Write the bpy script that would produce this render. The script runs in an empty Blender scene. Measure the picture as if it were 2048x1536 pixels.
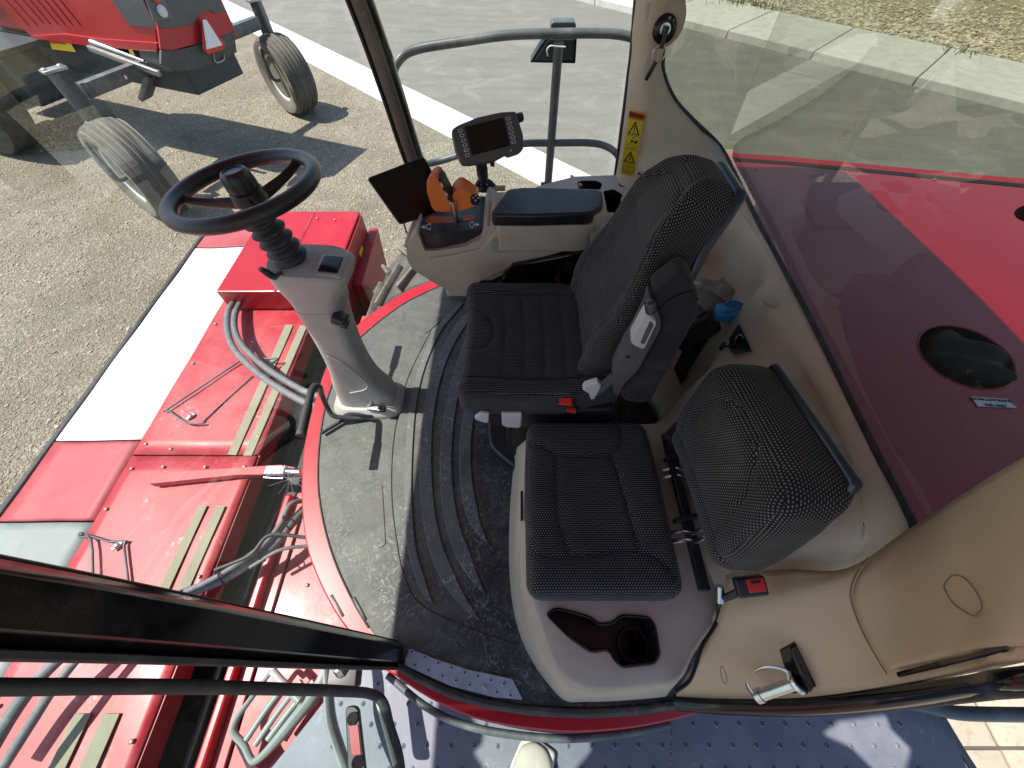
import bpy, bmesh, math, random
import numpy as np
from mathutils import Vector, Matrix

random.seed(7); rng = np.random.default_rng(7)
S = bpy.context.scene
COL = S.collection
R = math.radians

# ------------------------------------------------------------------ camera
TILT, FPX, EYE = R(34), 770.0, Vector((0, 0, 1.5))
cam = bpy.data.cameras.new('camera'); cam_o = bpy.data.objects.new('camera', cam); COL.objects.link(cam_o)
cam.sensor_width = 36; cam.lens = 36 * FPX / 2048; cam.clip_start = 0.01; cam.clip_end = 800
cam_o.location = EYE; cam_o.rotation_euler = (TILT, 0, 0)
S.camera = cam_o

# ------------------------------------------------------------------ light
SUN = Vector((-0.485, 0.02, 0.875)).normalized()
w = bpy.data.worlds.new('World'); S.world = w; w.use_nodes = True
nt = w.node_tree; bg = nt.nodes['Background']
sky = nt.nodes.new('ShaderNodeTexSky'); sky.sky_type = 'NISHITA'; sky.sun_disc = False
sky.sun_elevation = math.asin(SUN.z); sky.sun_rotation = math.atan2(SUN.x, SUN.y)
nt.links.new(sky.outputs[0], bg.inputs[0]); bg.inputs[1].default_value = 0.10
sl = bpy.data.lights.new('sun', 'SUN'); sl.energy = 3.7; sl.angle = R(0.5); sl.color = (1, 0.95, 0.87)
so = bpy.data.objects.new('sun', sl); COL.objects.link(so)
so.rotation_euler = SUN.to_track_quat('Z', 'Y').to_euler()
S.view_settings.view_transform = 'Standard'; S.view_settings.look = 'None'
S.view_settings.exposure = 1.05; S.view_settings.gamma = 1
try: S.cycles.max_bounces = 10; S.cycles.transparent_max_bounces = 16; S.cycles.diffuse_bounces = 5
except Exception: pass

# ------------------------------------------------------------------ geometry helpers
CT, ST = math.cos(TILT), math.sin(TILT)
def ray(px, py):
    a = (px - 1024) / FPX; b = (768 - py) / FPX
    return Vector((a, b * CT + ST, b * ST - CT))
def Q(px, py, x=None, y=None, z=None, d=None):
    """world point on a plane of known x, y or z (metres) seen in this direction"""
    r = ray(px, py)
    t = x / r.x if x is not None else y / r.y if y is not None else d if d is not None else (z - EYE.z) / r.z
    return EYE + r * t
def Qp(px, py, p0, n):
    r = ray(px, py); n = Vector(n); t = (Vector(p0) - EYE).dot(n) / r.dot(n)
    return EYE + r * t

ORG = {}
def thing(name, loc, label, cat, group=None):
    o = bpy.data.objects.new(name, None); COL.objects.link(o); o.location = loc; o.empty_display_size = .1
    o['label'] = label; o['category'] = cat
    if group: o['group'] = group
    ORG[o.name] = Vector(loc); return o
def tag(o, label, cat, group=None):
    o['label'] = label; o['category'] = cat
    if group: o['group'] = group
    return o
def bvh_of(o):
    from mathutils.bvhtree import BVHTree
    g = ORG[o.name]; return BVHTree.FromPolygons([v.co + g for v in o.data.vertices], [list(p.vertices) for p in o.data.polygons])
def hit(b, px, py, off=.008):
    """point lying just proud of a surface seen in this direction, and its normal"""
    loc, n, i, d = b.ray_cast(EYE, ray(px, py).normalized())
    if loc is None: return None, None
    if n.dot(EYE - loc) < 0: n = -n
    return loc + n * off, n
def mesh(name, V, F, m=None, parent=None, smooth=40, uv=False, uvM=None, label=None, bevel=None, solid=None, kind=None, bs=2):
    V = np.array([tuple(v) for v in V], dtype=float).reshape(-1, 3)
    if parent is not None:
        V = V - np.array(ORG[parent.name])
    me = bpy.data.meshes.new(name); me.from_pydata(V.tolist(), [], [list(map(int, f)) for f in F]); me.update()
    bm = bmesh.new(); bm.from_mesh(me); bmesh.ops.recalc_face_normals(bm, faces=bm.faces); bm.to_mesh(me); bm.free()
    o = bpy.data.objects.new(name, me); COL.objects.link(o)
    if parent is not None: o.parent = parent; ORG[o.name] = ORG[parent.name]
    if m is not None: me.materials.append(m)
    if uvM is not None:
        Mi = uvM.inverted() @ (Matrix.Translation(ORG[parent.name]) if parent is not None else Matrix()); me.transform(Mi); boxuv(me); me.transform(Mi.inverted())
    elif uv: boxuv(me)
    if smooth: me.shade_smooth(); me.set_sharp_from_angle(angle=R(smooth))
    if solid:
        s = o.modifiers.new('s', 'SOLIDIFY'); s.thickness = solid; s.offset = 0
    if bevel:
        b = o.modifiers.new('b', 'BEVEL'); b.width = bevel; b.segments = bs; b.limit_method = 'ANGLE'; b.angle_limit = R(35); b.harden_normals = False
    if label: o['label'] = label
    if kind: o['kind'] = kind
    return o
def boxuv(me):
    if not me.uv_layers: me.uv_layers.new(name='UVMap')
    n = len(me.loops); nv = len(me.vertices)
    co = np.empty(nv * 3); me.vertices.foreach_get('co', co); co = co.reshape(-1, 3)
    li = np.empty(n, dtype=np.int32); me.loops.foreach_get('vertex_index', li)
    nf = len(me.polygons); fn = np.empty(nf * 3); me.polygons.foreach_get('normal', fn); fn = np.abs(fn.reshape(-1, 3))
    lt = np.empty(nf, dtype=np.int32); me.polygons.foreach_get('loop_total', lt)
    ax = np.repeat(np.argmax(fn, 1), lt); c = co[li]; uvs = np.empty((n, 2))
    uvs[ax == 0] = c[ax == 0][:, [1, 2]]; uvs[ax == 1] = c[ax == 1][:, [0, 2]]; uvs[ax == 2] = c[ax == 2][:, [0, 1]]
    me.uv_layers[0].data.foreach_set('uv', uvs.ravel())
def frame(o, xa, ya=None, za=None):
    """matrix with origin o, x axis xa and z axis za (or y axis ya)"""
    o = Vector(o); xa = Vector(xa).normalized()
    if za is not None:
        za = Vector(za).normalized(); ya = za.cross(xa).normalized(); xa = ya.cross(za)
    else:
        ya = Vector(ya); za = xa.cross(ya).normalized(); ya = za.cross(xa)
    return Matrix(((xa.x, ya.x, za.x, o.x), (xa.y, ya.y, za.y, o.y), (xa.z, ya.z, za.z, o.z), (0, 0, 0, 1)))
def lat(h, r, ni, na=3):
    th = np.linspace(0, math.pi / 4, na + 1)
    e = (h - r) + r * np.tan(th)
    inn = np.linspace(-(h - r), h - r, ni + 1)
    return np.concatenate([-e[::-1][:-1], inn, e[1:]])
def rbox(size, r, seg=(4, 4, 4), na=3, deform=None, M=None):
    hx, hy, hz = [s / 2 for s in size]; r = min(r, hx * .98, hy * .98, hz * .98)
    X, Y, Z = lat(hx, r, seg[0], na), lat(hy, r, seg[1], na), lat(hz, r, seg[2], na)
    nx, ny, nz = len(X), len(Y), len(Z); idx = {}; V = []; F = []
    def vid(i, j, k):
        key = (i, j, k)
        if key not in idx: idx[key] = len(V); V.append((X[i], Y[j], Z[k]))
        return idx[key]
    for k in (0, nz - 1):
        for i in range(nx - 1):
            for j in range(ny - 1): F.append([vid(i, j, k), vid(i + 1, j, k), vid(i + 1, j + 1, k), vid(i, j + 1, k)])
    for j in (0, ny - 1):
        for i in range(nx - 1):
            for k in range(nz - 1): F.append([vid(i, j, k), vid(i + 1, j, k), vid(i + 1, j, k + 1), vid(i, j, k + 1)])
    for i in (0, nx - 1):
        for j in range(ny - 1):
            for k in range(nz - 1): F.append([vid(i, j, k), vid(i, j + 1, k), vid(i, j + 1, k + 1), vid(i, j, k + 1)])
    P = np.array(V); q = np.clip(P, [-(hx - r), -(hy - r), -(hz - r)], [hx - r, hy - r, hz - r])
    d = P - q; L = np.linalg.norm(d, axis=1, keepdims=True); L[L < 1e-9] = 1
    P = q + d / L * r
    if deform is not None: P = deform(P)
    if M is not None: P = P @ np.array(M.to_3x3()).T + np.array(M.translation)
    return P, F
def rb(name, size, r, M, m, parent=None, **k):
    seg = k.pop('seg', (2, 2, 2)); na = k.pop('na', 3); df = k.pop('deform', None)
    if not isinstance(M, Matrix): M = Matrix.Translation(M)
    V, F = rbox(size, r, seg, na, df, M); return mesh(name, V, F, m, parent, **k)
def rnd(poly, r, n=4):
    """round the corners of a closed 2D/3D polygon"""
    P = [Vector(p) for p in poly]; out = []
    for i, p in enumerate(P):
        a, b = P[i - 1], P[(i + 1) % len(P)]; rr = r[i] if isinstance(r, (list, tuple)) else r
        if rr <= 0: out.append(p); continue
        da, db = (a - p), (b - p); la, lb = da.length, db.length
        k = min(rr, la * .45, lb * .45); s, e = p + da.normalized() * k, p + db.normalized() * k
        for t in np.linspace(0, 1, n + 1): out.append(s * (1 - t) ** 2 + p * 2 * t * (1 - t) + e * t * t)
    return out
def prism(name, pts, vec, m, parent=None, **k):
    """closed polygon of 3D points extruded along vec"""
    P = [Vector(p) for p in pts]; v = Vector(vec); n = len(P)
    V = P + [p + v for p in P]; F = [list(range(n))[::-1], list(range(n, 2 * n))] + [[i, (i + 1) % n, n + (i + 1) % n, n + i] for i in range(n)]
    return mesh(name, V, F, m, parent, **k)
def slab(name, pxs, z, th, m, parent=None, r=0, **k):
    """flat plate: outline at height z (top), thickness th downwards"""
    pts = [Q(x, y, z=z) for x, y in pxs]
    if r: pts = rnd(pts, r)
    return prism(name, pts, (0, 0, -th), m, parent, **k)
def smooth_path(pts, n=6, closed=False):
    P = [Vector(p) for p in pts]; out = []; N = len(P)
    rngs = range(N) if closed else range(N - 1)
    for i in rngs:
        p0 = P[i - 1] if (i > 0 or closed) else P[0] * 2 - P[1]; p1 = P[i]; p2 = P[(i + 1) % N]
        p3 = P[(i + 2) % N] if (i + 2 < N or closed) else p2 * 2 - p1
        for j in range(n):
            t = j / n
            out.append(.5 * (2 * p1 + (p2 - p0) * t + (2 * p0 - 5 * p1 + 4 * p2 - p3) * t * t + (3 * p1 - p0 - 3 * p2 + p3) * t ** 3))
    if not closed: out.append(P[-1])
    return out
def tubeVF(pts, r, sides=10, closed=False, sq=1.0, cap=True, up=None):
    P = [Vector(p) for p in pts]; N = len(P); V = []; F = []; prev = None
    for i, p in enumerate(P):
        a = P[i - 1] if (i > 0 or closed) else p; b = P[(i + 1) % N] if (i < N - 1 or closed) else p
        t = (b - a).normalized()
        if prev is None:
            u = Vector(up) if up else (Vector((0, 0, 1)) if abs(t.z) < .9 else Vector((1, 0, 0)))
        else: u = prev
        u = (u - t * u.dot(t)).normalized(); prev = u; v = t.cross(u)
        rr = r[i] if isinstance(r, (list, tuple, np.ndarray)) else r
        for s in range(sides):
            an = 2 * math.pi * s / sides; V.append(p + u * math.cos(an) * rr + v * math.sin(an) * rr * sq)
    for i in range(N if closed else N - 1):
        j = (i + 1) % N
        for s in range(sides): F.append([i * sides + s, i * sides + (s + 1) % sides, j * sides + (s + 1) % sides, j * sides + s])
    if not closed and cap: F += [list(range(sides)), list(range((N - 1) * sides, N * sides))]
    return V, F
def tube(name, pts, r, m, parent=None, n=6, sm=True, **k):
    kw = {q: k.pop(q) for q in ('sides', 'closed', 'sq', 'up') if q in k}
    if sm:
        pr = pts; pts = smooth_path(pts, n, kw.get('closed', False))
        if isinstance(r, (list, tuple)):
            r = list(np.interp(np.linspace(0, len(pr) - 1, len(pts)), range(len(pr)), r))
    V, F = tubeVF(pts, r, **kw); return mesh(name, V, F, m, parent, **k)
def lathe(name, prof, M, m, parent=None, sides=24, fl=None, **k):
    """prof = [(radius, height)...] about local z"""
    V = []; F = []; n = len(prof)
    for i, (r, h) in enumerate(prof):
        for s in range(sides):
            a = 2 * math.pi * s / sides; q = r * (1 + (fl(a, h) if fl else 0)); V.append(M @ Vector((q * math.cos(a), q * math.sin(a), h)))
    for i in range(n - 1):
        for s in range(sides): F.append([i * sides + s, i * sides + (s + 1) % sides, (i + 1) * sides + (s + 1) % sides, (i + 1) * sides + s])
    if prof[0][0] > 1e-6: F.append(list(range(sides)))
    if prof[-1][0] > 1e-6: F.append(list(range((n - 1) * sides, n * sides)))
    return mesh(name, V, F, m, parent, **k)
def surf(name, rows, m, parent=None, sub=4, th=.012, **k):
    """smooth sheet through a grid of control points"""
    g = [smooth_path(r, sub) for r in rows]; cols = list(zip(*g)); cols = [smooth_path(c, sub) for c in cols]
    nr, nc = len(cols), len(cols[0]); V = [p for c in cols for p in c]
    F = [[i * nc + j, (i + 1) * nc + j, (i + 1) * nc + j + 1, i * nc + j + 1] for i in range(nr - 1) for j in range(nc - 1)]
    return mesh(name, V, F, m, parent, solid=th, **k)
def plane_poly(name, pts, m, parent=None, **k):
    return mesh(name, pts, [list(range(len(pts)))], m, parent, smooth=0, **k)
def text(name, body, o, xa, ya, size, m, parent=None, align='CENTER', th=0.0004, bold=0.0):
    c = bpy.data.curves.new(name, 'FONT'); c.body = body; c.size = size; c.align_x = align; c.align_y = 'CENTER'; c.extrude = th; c.offset = bold
    c.resolution_u = 2
    t = bpy.data.objects.new(name, c); COL.objects.link(t); bpy.context.view_layer.update()
    me = bpy.data.meshes.new_from_object(t); bpy.data.objects.remove(t); bpy.data.curves.remove(c)
    M = frame(o, xa, ya=ya)
    if parent is not None: M = Matrix.Translation(-ORG[parent.name]) @ M
    me.transform(M); me.name = name; me.materials.clear(); me.materials.append(m)
    ob = bpy.data.objects.new(name, me); COL.objects.link(ob)
    if parent is not None: ob.parent = parent; ORG[ob.name] = ORG[parent.name]
    return ob
def inst(src, M, parent=None, name=None):
    """copy of a small source mesh object placed by a world matrix"""
    o = bpy.data.objects.new(name or src.name.split('.')[0], src.data); COL.objects.link(o)
    if parent is not None: o.parent = parent; ORG[o.name] = ORG[parent.name]; M = Matrix.Translation(-ORG[parent.name]) @ M
    o.matrix_local = M; return o
class Src:      # a shared mesh kept without an object
    def __init__(s, name, V, F, m, smooth=40):
        o = mesh(name, V, F, m, smooth=smooth); s.name = name; s.data = o.data; bpy.data.objects.remove(o)

def fillholed(outer, holes):
    bm = bmesh.new(); es = []
    for loop in [outer] + holes:
        vs = [bm.verts.new(p) for p in loop]; es += [bm.edges.new((vs[i], vs[(i + 1) % len(vs)])) for i in range(len(vs))]
    bmesh.ops.triangle_fill(bm, use_beauty=True, use_dissolve=False, edges=es, normal=(0, 0, 1)); bm.verts.index_update()
    V = [tuple(v.co) for v in bm.verts]; F = [[v.index for v in f.verts] for f in bm.faces]; bm.free(); return V, F

# ------------------------------------------------------------------ materials
def nd(nt, t, **k):
    n = nt.nodes.new(t)
    for a, b in k.items():
        if a.startswith('i_'):
            key = a[2:]; n.inputs[int(key) if key.isdigit() else key.replace('_', ' ')].default_value = b
        else: setattr(n, a, b)
    return n
def mth(nt, op, a, b=None, c=None):
    n = nt.nodes.new('ShaderNodeMath'); n.operation = op
    for i, v in enumerate((a, b, c)):
        if v is None: continue
        if isinstance(v, (int, float)): n.inputs[i].default_value = v
        else: nt.links.new(v, n.inputs[i])
    return n.outputs[0]
def mixc(nt, f, a, b, bt='MIX'):
    n = nt.nodes.new('ShaderNodeMix'); n.data_type = 'RGBA'; n.blend_type = bt
    for s, v in ((0, f), (6, a), (7, b)):
        if isinstance(v, (int, float)): n.inputs[s].default_value = v
        elif isinstance(v, tuple): n.inputs[s].default_value = (*v[:3], 1)
        else: nt.links.new(v, n.inputs[s])
    return n.outputs[2]
def ramp(nt, f, lo, hi):
    n = nt.nodes.new('ShaderNodeMapRange'); nt.links.new(f, n.inputs[0]); n.inputs[1].default_value = lo; n.inputs[2].default_value = hi; return n.outputs[0]
def noise(nt, vec, scale, detail=4, rough=.6, dist=0):
    n = nt.nodes.new('ShaderNodeTexNoise'); n.inputs['Scale'].default_value = scale; n.inputs['Detail'].default_value = detail
    n.inputs['Roughness'].default_value = rough; n.inputs['Distortion'].default_value = dist; nt.links.new(vec, n.inputs['Vector']); return n.outputs[0]
def newmat(name):
    m = bpy.data.materials.new(name); m.use_nodes = True; return m, m.node_tree, m.node_tree.nodes['Principled BSDF']
def mat(name, col, rough=.5, metal=0, coat=0, dust=0, dustc=(.42, .37, .28), dscale=6, var=.12, bump=0, bscale=300, spec=.5, dlo=.5, dhi=.75, dist=0, scr=0):
    m, nt, b = newmat(name); co = nt.nodes.new('ShaderNodeTexCoord').outputs['Object']
    f = noise(nt, co, 5, 5); v = mixc(nt, ramp(nt, f, .3, .7), tuple(c * (1 - var) for c in col), tuple(min(1, c * (1 + var)) for c in col))
    rg = None
    if dust:
        d = ramp(nt, noise(nt, co, dscale, 8, .68, dist), dlo, dhi); fine = ramp(nt, noise(nt, co, dscale * 30, 3, .7), .35, .7)
        d = mth(nt, 'MULTIPLY', mth(nt, 'MULTIPLY', d, dust), mth(nt, 'ADD', mth(nt, 'MULTIPLY', fine, .6), .4)); v = mixc(nt, d, v, dustc)
        rg = mth(nt, 'ADD', mth(nt, 'MULTIPLY', d, .5), rough)
    if scr:
        pq = mth(nt, 'MULTIPLY', ramp(nt, noise(nt, co, 3.2, 3), .55, .7), ramp(nt, noise(nt, co, 38, 9, .8), .52, .62)); v = mixc(nt, mth(nt, 'MULTIPLY', pq, .75), v, (.72, .60, .56))
        mp = nt.nodes.new('ShaderNodeMapping'); nt.links.new(co, mp.inputs[0]); mp.inputs['Rotation'].default_value = (0, 0, .6); mp.inputs['Scale'].default_value = (1, 9, 1)
        s = ramp(nt, noise(nt, mp.outputs[0], 14, 6, .75, 1.0), .62, .72); v = mixc(nt, mth(nt, 'MULTIPLY', s, scr), v, dustc)
    nt.links.new(v, b.inputs['Base Color'])
    if rg is not None: nt.links.new(rg, b.inputs['Roughness'])
    else:
        nt.links.new(mth(nt, 'ADD', mth(nt, 'MULTIPLY', noise(nt, co, 30, 4), .16), rough - .08), b.inputs['Roughness'])
    b.inputs['Metallic'].default_value = metal; b.inputs['Specular IOR Level'].default_value = spec
    b.inputs['Coat Weight'].default_value = coat; b.inputs['Coat Roughness'].default_value = .12
    if bump:
        bn = nt.nodes.new('ShaderNodeBump'); bn.inputs['Strength'].default_value = bump; bn.inputs['Distance'].default_value = .002
        nt.links.new(noise(nt, co, bscale, 3), bn.inputs['Height']); nt.links.new(bn.outputs[0], b.inputs['Normal'])
    return m
BEIGE = mat('beige_plastic', (.58, .50, .385), .55, bump=.25, bscale=500, dust=.25, dscale=4, dustc=(.5, .44, .34))
BEIGE2 = mat('grey_beige_plastic', (.46, .40, .32), .5, bump=.2, bscale=500, dust=.3, dscale=5, dustc=(.52, .47, .38))
TAN = mat('tan_plastic', (.53, .39, .24), .5, bump=.35, bscale=260, var=.05)
COLUMN = mat('column_grey_plastic', (.42, .405, .365), .45, bump=.15, bscale=400, dust=.2, dscale=6)
BLK = mat('black_plastic', (.02, .021, .024), .38, bump=.15, bscale=400, dust=.12, dustc=(.2, .18, .15))
BLKG = mat('gloss_black', (.006, .006, .007), .14, coat=.25, spec=.35, dust=.35, dscale=9, dustc=(.16, .13, .09), dlo=.55, dhi=.8)
LIDM = mat('lid_black', (.010, .012, .016), .30, bump=.3, bscale=600)
RUB = mat('rubber', (.03, .03, .032), .6, dust=.4, dscale=20, dustc=(.3, .27, .22), bump=.3)
WHEELM = mat('leatherette', (.018, .02, .024), .33, bump=.5, bscale=260)
RED = mat('red_paint', (.42, .010, .022), .38, coat=.3, dust=.6, dscale=2.6, dustc=(.50, .24, .22), dlo=.36, dhi=.75, bump=.1, bscale=30, scr=.25)
REDC = mat('red_paint_clean', (.42, .005, .014), .36, coat=.25, dust=.10, dscale=3, dustc=(.5, .4, .3), var=.05)
HOODM = mat('hood_paint', (.40, .005, .018), .36, coat=1.0, dust=.55, dscale=1.9, dustc=(.60, .42, .34), dlo=.58, dhi=.8, var=.05)
REDD = mat('dark_red_paint', (.30, .008, .016), .4, dust=.45, dscale=5, dustc=(.28, .22, .16))
STEPM = mat('cast_step_paint', (.27, .30, .29), .42, dust=.4, dscale=9, dustc=(.5, .5, .45))
DARK = mat('dark_grimy_steel', (.016, .017, .02), .55, dust=.35, dscale=6, dustc=(.09, .07, .06))
TEAL = mat('teal_reflection_chassis', (.018, .034, .040), .5, dust=.35, dscale=3, dustc=(.10, .11, .10))  # teal glass reflection painted into the chassis colour
RUSTB = mat('rusty_bolt', (.30, .22, .17), .5, metal=.6, dust=.5, dustc=(.2, .12, .08))
DKST = mat('dark_frame_paint', (.045, .05, .05), .5, dust=.5, dscale=5, dustc=(.22, .2, .16))
GREY = mat('grey_rail_paint', (.085, .098, .105), .42, dust=.5, dscale=8, dustc=(.45, .42, .36))
SILV = mat('silver_plastic', (.55, .56, .57), .35, dust=.15, dustc=(.4, .38, .33))
ZINC = mat('zinc', (.62, .63, .64), .22, metal=1, dust=.2, dustc=(.4, .36, .3))
STEEL = mat('worn_steel', (.40, .40, .39), .4, metal=.8, dust=.4, dscale=8, dustc=(.45, .40, .33))
GALV = mat('deck_paint', (.145, .155, .195), .5, metal=.1, scr=.35, dust=.6, dscale=7, dustc=(.36, .36, .35), dlo=.4, dhi=.85, bump=.2, bscale=60)
TREAD = mat('tread_plate_paint', (.34, .40, .47), .45, metal=.15, dust=.5, dscale=22, dustc=(.16, .12, .1), dlo=.45)
ORANGE = mat('orange_plastic', (.72, .17, .02), .35, bump=.05)
ORG2 = mat('dull_orange', (.42, .10, .015), .5)
YEL = mat('yellow_decal', (.78, .58, .03), .4, var=.03)
DRED = mat('decal_red', (.55, .05, .015), .4)
WHT = mat('white_decal', (.75, .78, .8), .4)
INK = mat('ink', (.012, .012, .012), .45)
BLUE = mat('blue_plastic', (.03, .30, .62), .3)
BUCK = mat('buckle_red', (.62, .02, .015), .35)
TAPE = mat('grip_tape', (.27, .255, .175), .75, dust=.4, dscale=14, dustc=(.32, .30, .24), bump=.4, bscale=300)
HOSE = mat('grey_hose', (.15, .155, .16), .55, dust=.5, dscale=30, dustc=(.5, .47, .4), bump=.4, bscale=200)
FLAP_GLARE = mat('glare_white_flap', (.86, .86, .84), .45, dust=.2, dscale=5, dustc=(.7, .62, .55), var=.02)  # red flap with sun glare painted in as white
FLAPR = mat('faded_red_flap', (.38, .035, .05), .5, dust=.7, dscale=2.4, dustc=(.50, .24, .23), dlo=.35, dhi=.85)
FLAPG = mat('grey_flap', (.22, .25, .24), .55, dust=.6, dscale=4, dustc=(.45, .46, .42), dlo=.35, dhi=.8)
TYRE = mat('tyre_rubber', (.055, .053, .05), .75, dust=.6, dscale=7, dustc=(.30, .27, .21), dlo=.35, dhi=.8)
TYREW = mat('dusty_sidewall', (.20, .185, .15), .8, dust=.5, dscale=9, dustc=(.16, .14, .11))
LUG = mat('dusty_lug_tyre', (.10, .095, .085), .8, dust=.8, dscale=12, dustc=(.33, .31, .26), dlo=.35, dhi=.7)
WHRIM = mat('white_rim', (.7, .7, .68), .45, dust=.4, dustc=(.5, .45, .35))
SCR = mat('screen', (.003, .003, .004), .08, var=0)
SHOE = mat('shoe_canvas', (.52, .49, .42), .8, dust=.6, dscale=18, dustc=(.28, .19, .15), bump=.5, bscale=250)
SHOES = mat('shoe_sole', (.62, .60, .54), .7, dust=.5, dscale=30, dustc=(.3, .25, .2))
BAG = mat('grey_bag', (.25, .25, .26), .35, bump=.2, bscale=30)
DKGR = mat('dark_grey_plastic', (.075, .08, .088), .42, dust=.2, dustc=(.3, .28, .24))
SHELL = mat('seat_shell', (.018, .030, .042), .3, coat=.3)
AMBER = mat('mirror_face', (.05, .055, .06), .2)

def fabric(name, s=.0065, base=(.0085, .009, .0125), dot=(.23, .235, .25), dots=1.0, dust=.12):
    m, nt, b = newmat(name); tc = nt.nodes.new('ShaderNodeTexCoord'); sp = nt.nodes.new('ShaderNodeSeparateXYZ'); nt.links.new(tc.outputs['UV'], sp.inputs[0])
    v = mth(nt, 'DIVIDE', sp.outputs[1], s * .8); row = mth(nt, 'FLOOR', v)
    u = mth(nt, 'ADD', mth(nt, 'DIVIDE', sp.outputs[0], s), mth(nt, 'MULTIPLY', mth(nt, 'MODULO', row, 2.0), .5))
    fu = mth(nt, 'ABSOLUTE', mth(nt, 'SUBTRACT', mth(nt, 'FRACT', u), .5)); fv = mth(nt, 'ABSOLUTE', mth(nt, 'SUBTRACT', mth(nt, 'FRACT', v), .5))
    d = mth(nt, 'MULTIPLY', mth(nt, 'LESS_THAN', fu, .24), mth(nt, 'LESS_THAN', fv, .21))
    var = ramp(nt, noise(nt, tc.outputs['Object'], 5, 5), .25, .75)
    d = mth(nt, 'MULTIPLY', mth(nt, 'MULTIPLY', d, dots), mth(nt, 'ADD', mth(nt, 'MULTIPLY', var, .5), .5))
    c = mixc(nt, d, base, dot); du = mth(nt, 'MULTIPLY', ramp(nt, noise(nt, tc.outputs['Object'], 11, 8, .7), .5, .8), dust)
    c = mixc(nt, du, c, (.24, .22, .18)); nt.links.new(c, b.inputs['Base Color']); b.inputs['Roughness'].default_value = .92
    b.inputs['Sheen Weight'].default_value = .08; b.inputs['Specular IOR Level'].default_value = .25
    bn = nt.nodes.new('ShaderNodeBump'); bn.inputs['Strength'].default_value = .5; bn.inputs['Distance'].default_value = .0012
    nt.links.new(mth(nt, 'ADD', d, noise(nt, tc.outputs['Object'], 500, 2)), bn.inputs['Height']); nt.links.new(bn.outputs[0], b.inputs['Normal'])
    return m
FAB = fabric('seat_fabric'); FABD = fabric('seat_fabric_fine', s=.0050, dot=(.13, .135, .16)); FABP = fabric('passenger_fabric', s=.0066, dot=(.26, .265, .28), base=(.012, .012, .014)); FABQ = fabric('passenger_back_fabric', s=.0064, dot=(.27, .27, .27), base=(.014, .014, .015))
FABR = fabric('seat_fabric_ribbed', s=.0058, dot=(.24, .24, .25), base=(.013, .013, .015)); ARMF = fabric('armrest_cover', dots=0.0, base=(.026, .027, .031), dust=.3)

def glass(name, tint, refl=1.0, dustamt=.05, dscale=60):
    m, nt, b = newmat(name); nt.nodes.remove(b); out = nt.nodes['Material Output']
    tr = nd(nt, 'ShaderNodeBsdfTransparent'); tr.inputs[0].default_value = (*tint, 1)
    gl = nd(nt, 'ShaderNodeBsdfGlossy'); gl.inputs['Roughness'].default_value = .015
    fr = nd(nt, 'ShaderNodeFresnel'); fr.inputs[0].default_value = 1.45
    mx = nd(nt, 'ShaderNodeMixShader'); nt.links.new(mth(nt, 'MULTIPLY', fr.outputs[0], refl), mx.inputs[0])
    nt.links.new(tr.outputs[0], mx.inputs[1]); nt.links.new(gl.outputs[0], mx.inputs[2])
    df = nd(nt, 'ShaderNodeBsdfDiffuse'); df.inputs[0].default_value = (.6, .57, .5, 1)
    co = nt.nodes.new('ShaderNodeTexCoord').outputs['Object']
    d = mth(nt, 'MULTIPLY', ramp(nt, noise(nt, co, dscale, 4, .8), .60, .78), ramp(nt, noise(nt, co, 3, 4), .4, .8))
    d = mth(nt, 'ADD', mth(nt, 'MULTIPLY', d, .5), dustamt)
    m2 = nd(nt, 'ShaderNodeMixShader'); nt.links.new(d, m2.inputs[0]); nt.links.new(mx.outputs[0], m2.inputs[1]); nt.links.new(df.outputs[0], m2.inputs[2])
    nt.links.new(m2.outputs[0], out.inputs[0]); return m
G_FRONT = glass('windscreen_glass', (.93, .96, .94), .12, .008)
G_SIDE = glass('side_glass', (.90, .95, .91), .8, .02)
G_REAR = glass('rear_tinted_glass', (.43, .46, .375), 3.4, .02)
G_DOOR = glass('door_glass', (.80, .90, .86), .3, .03)

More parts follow.
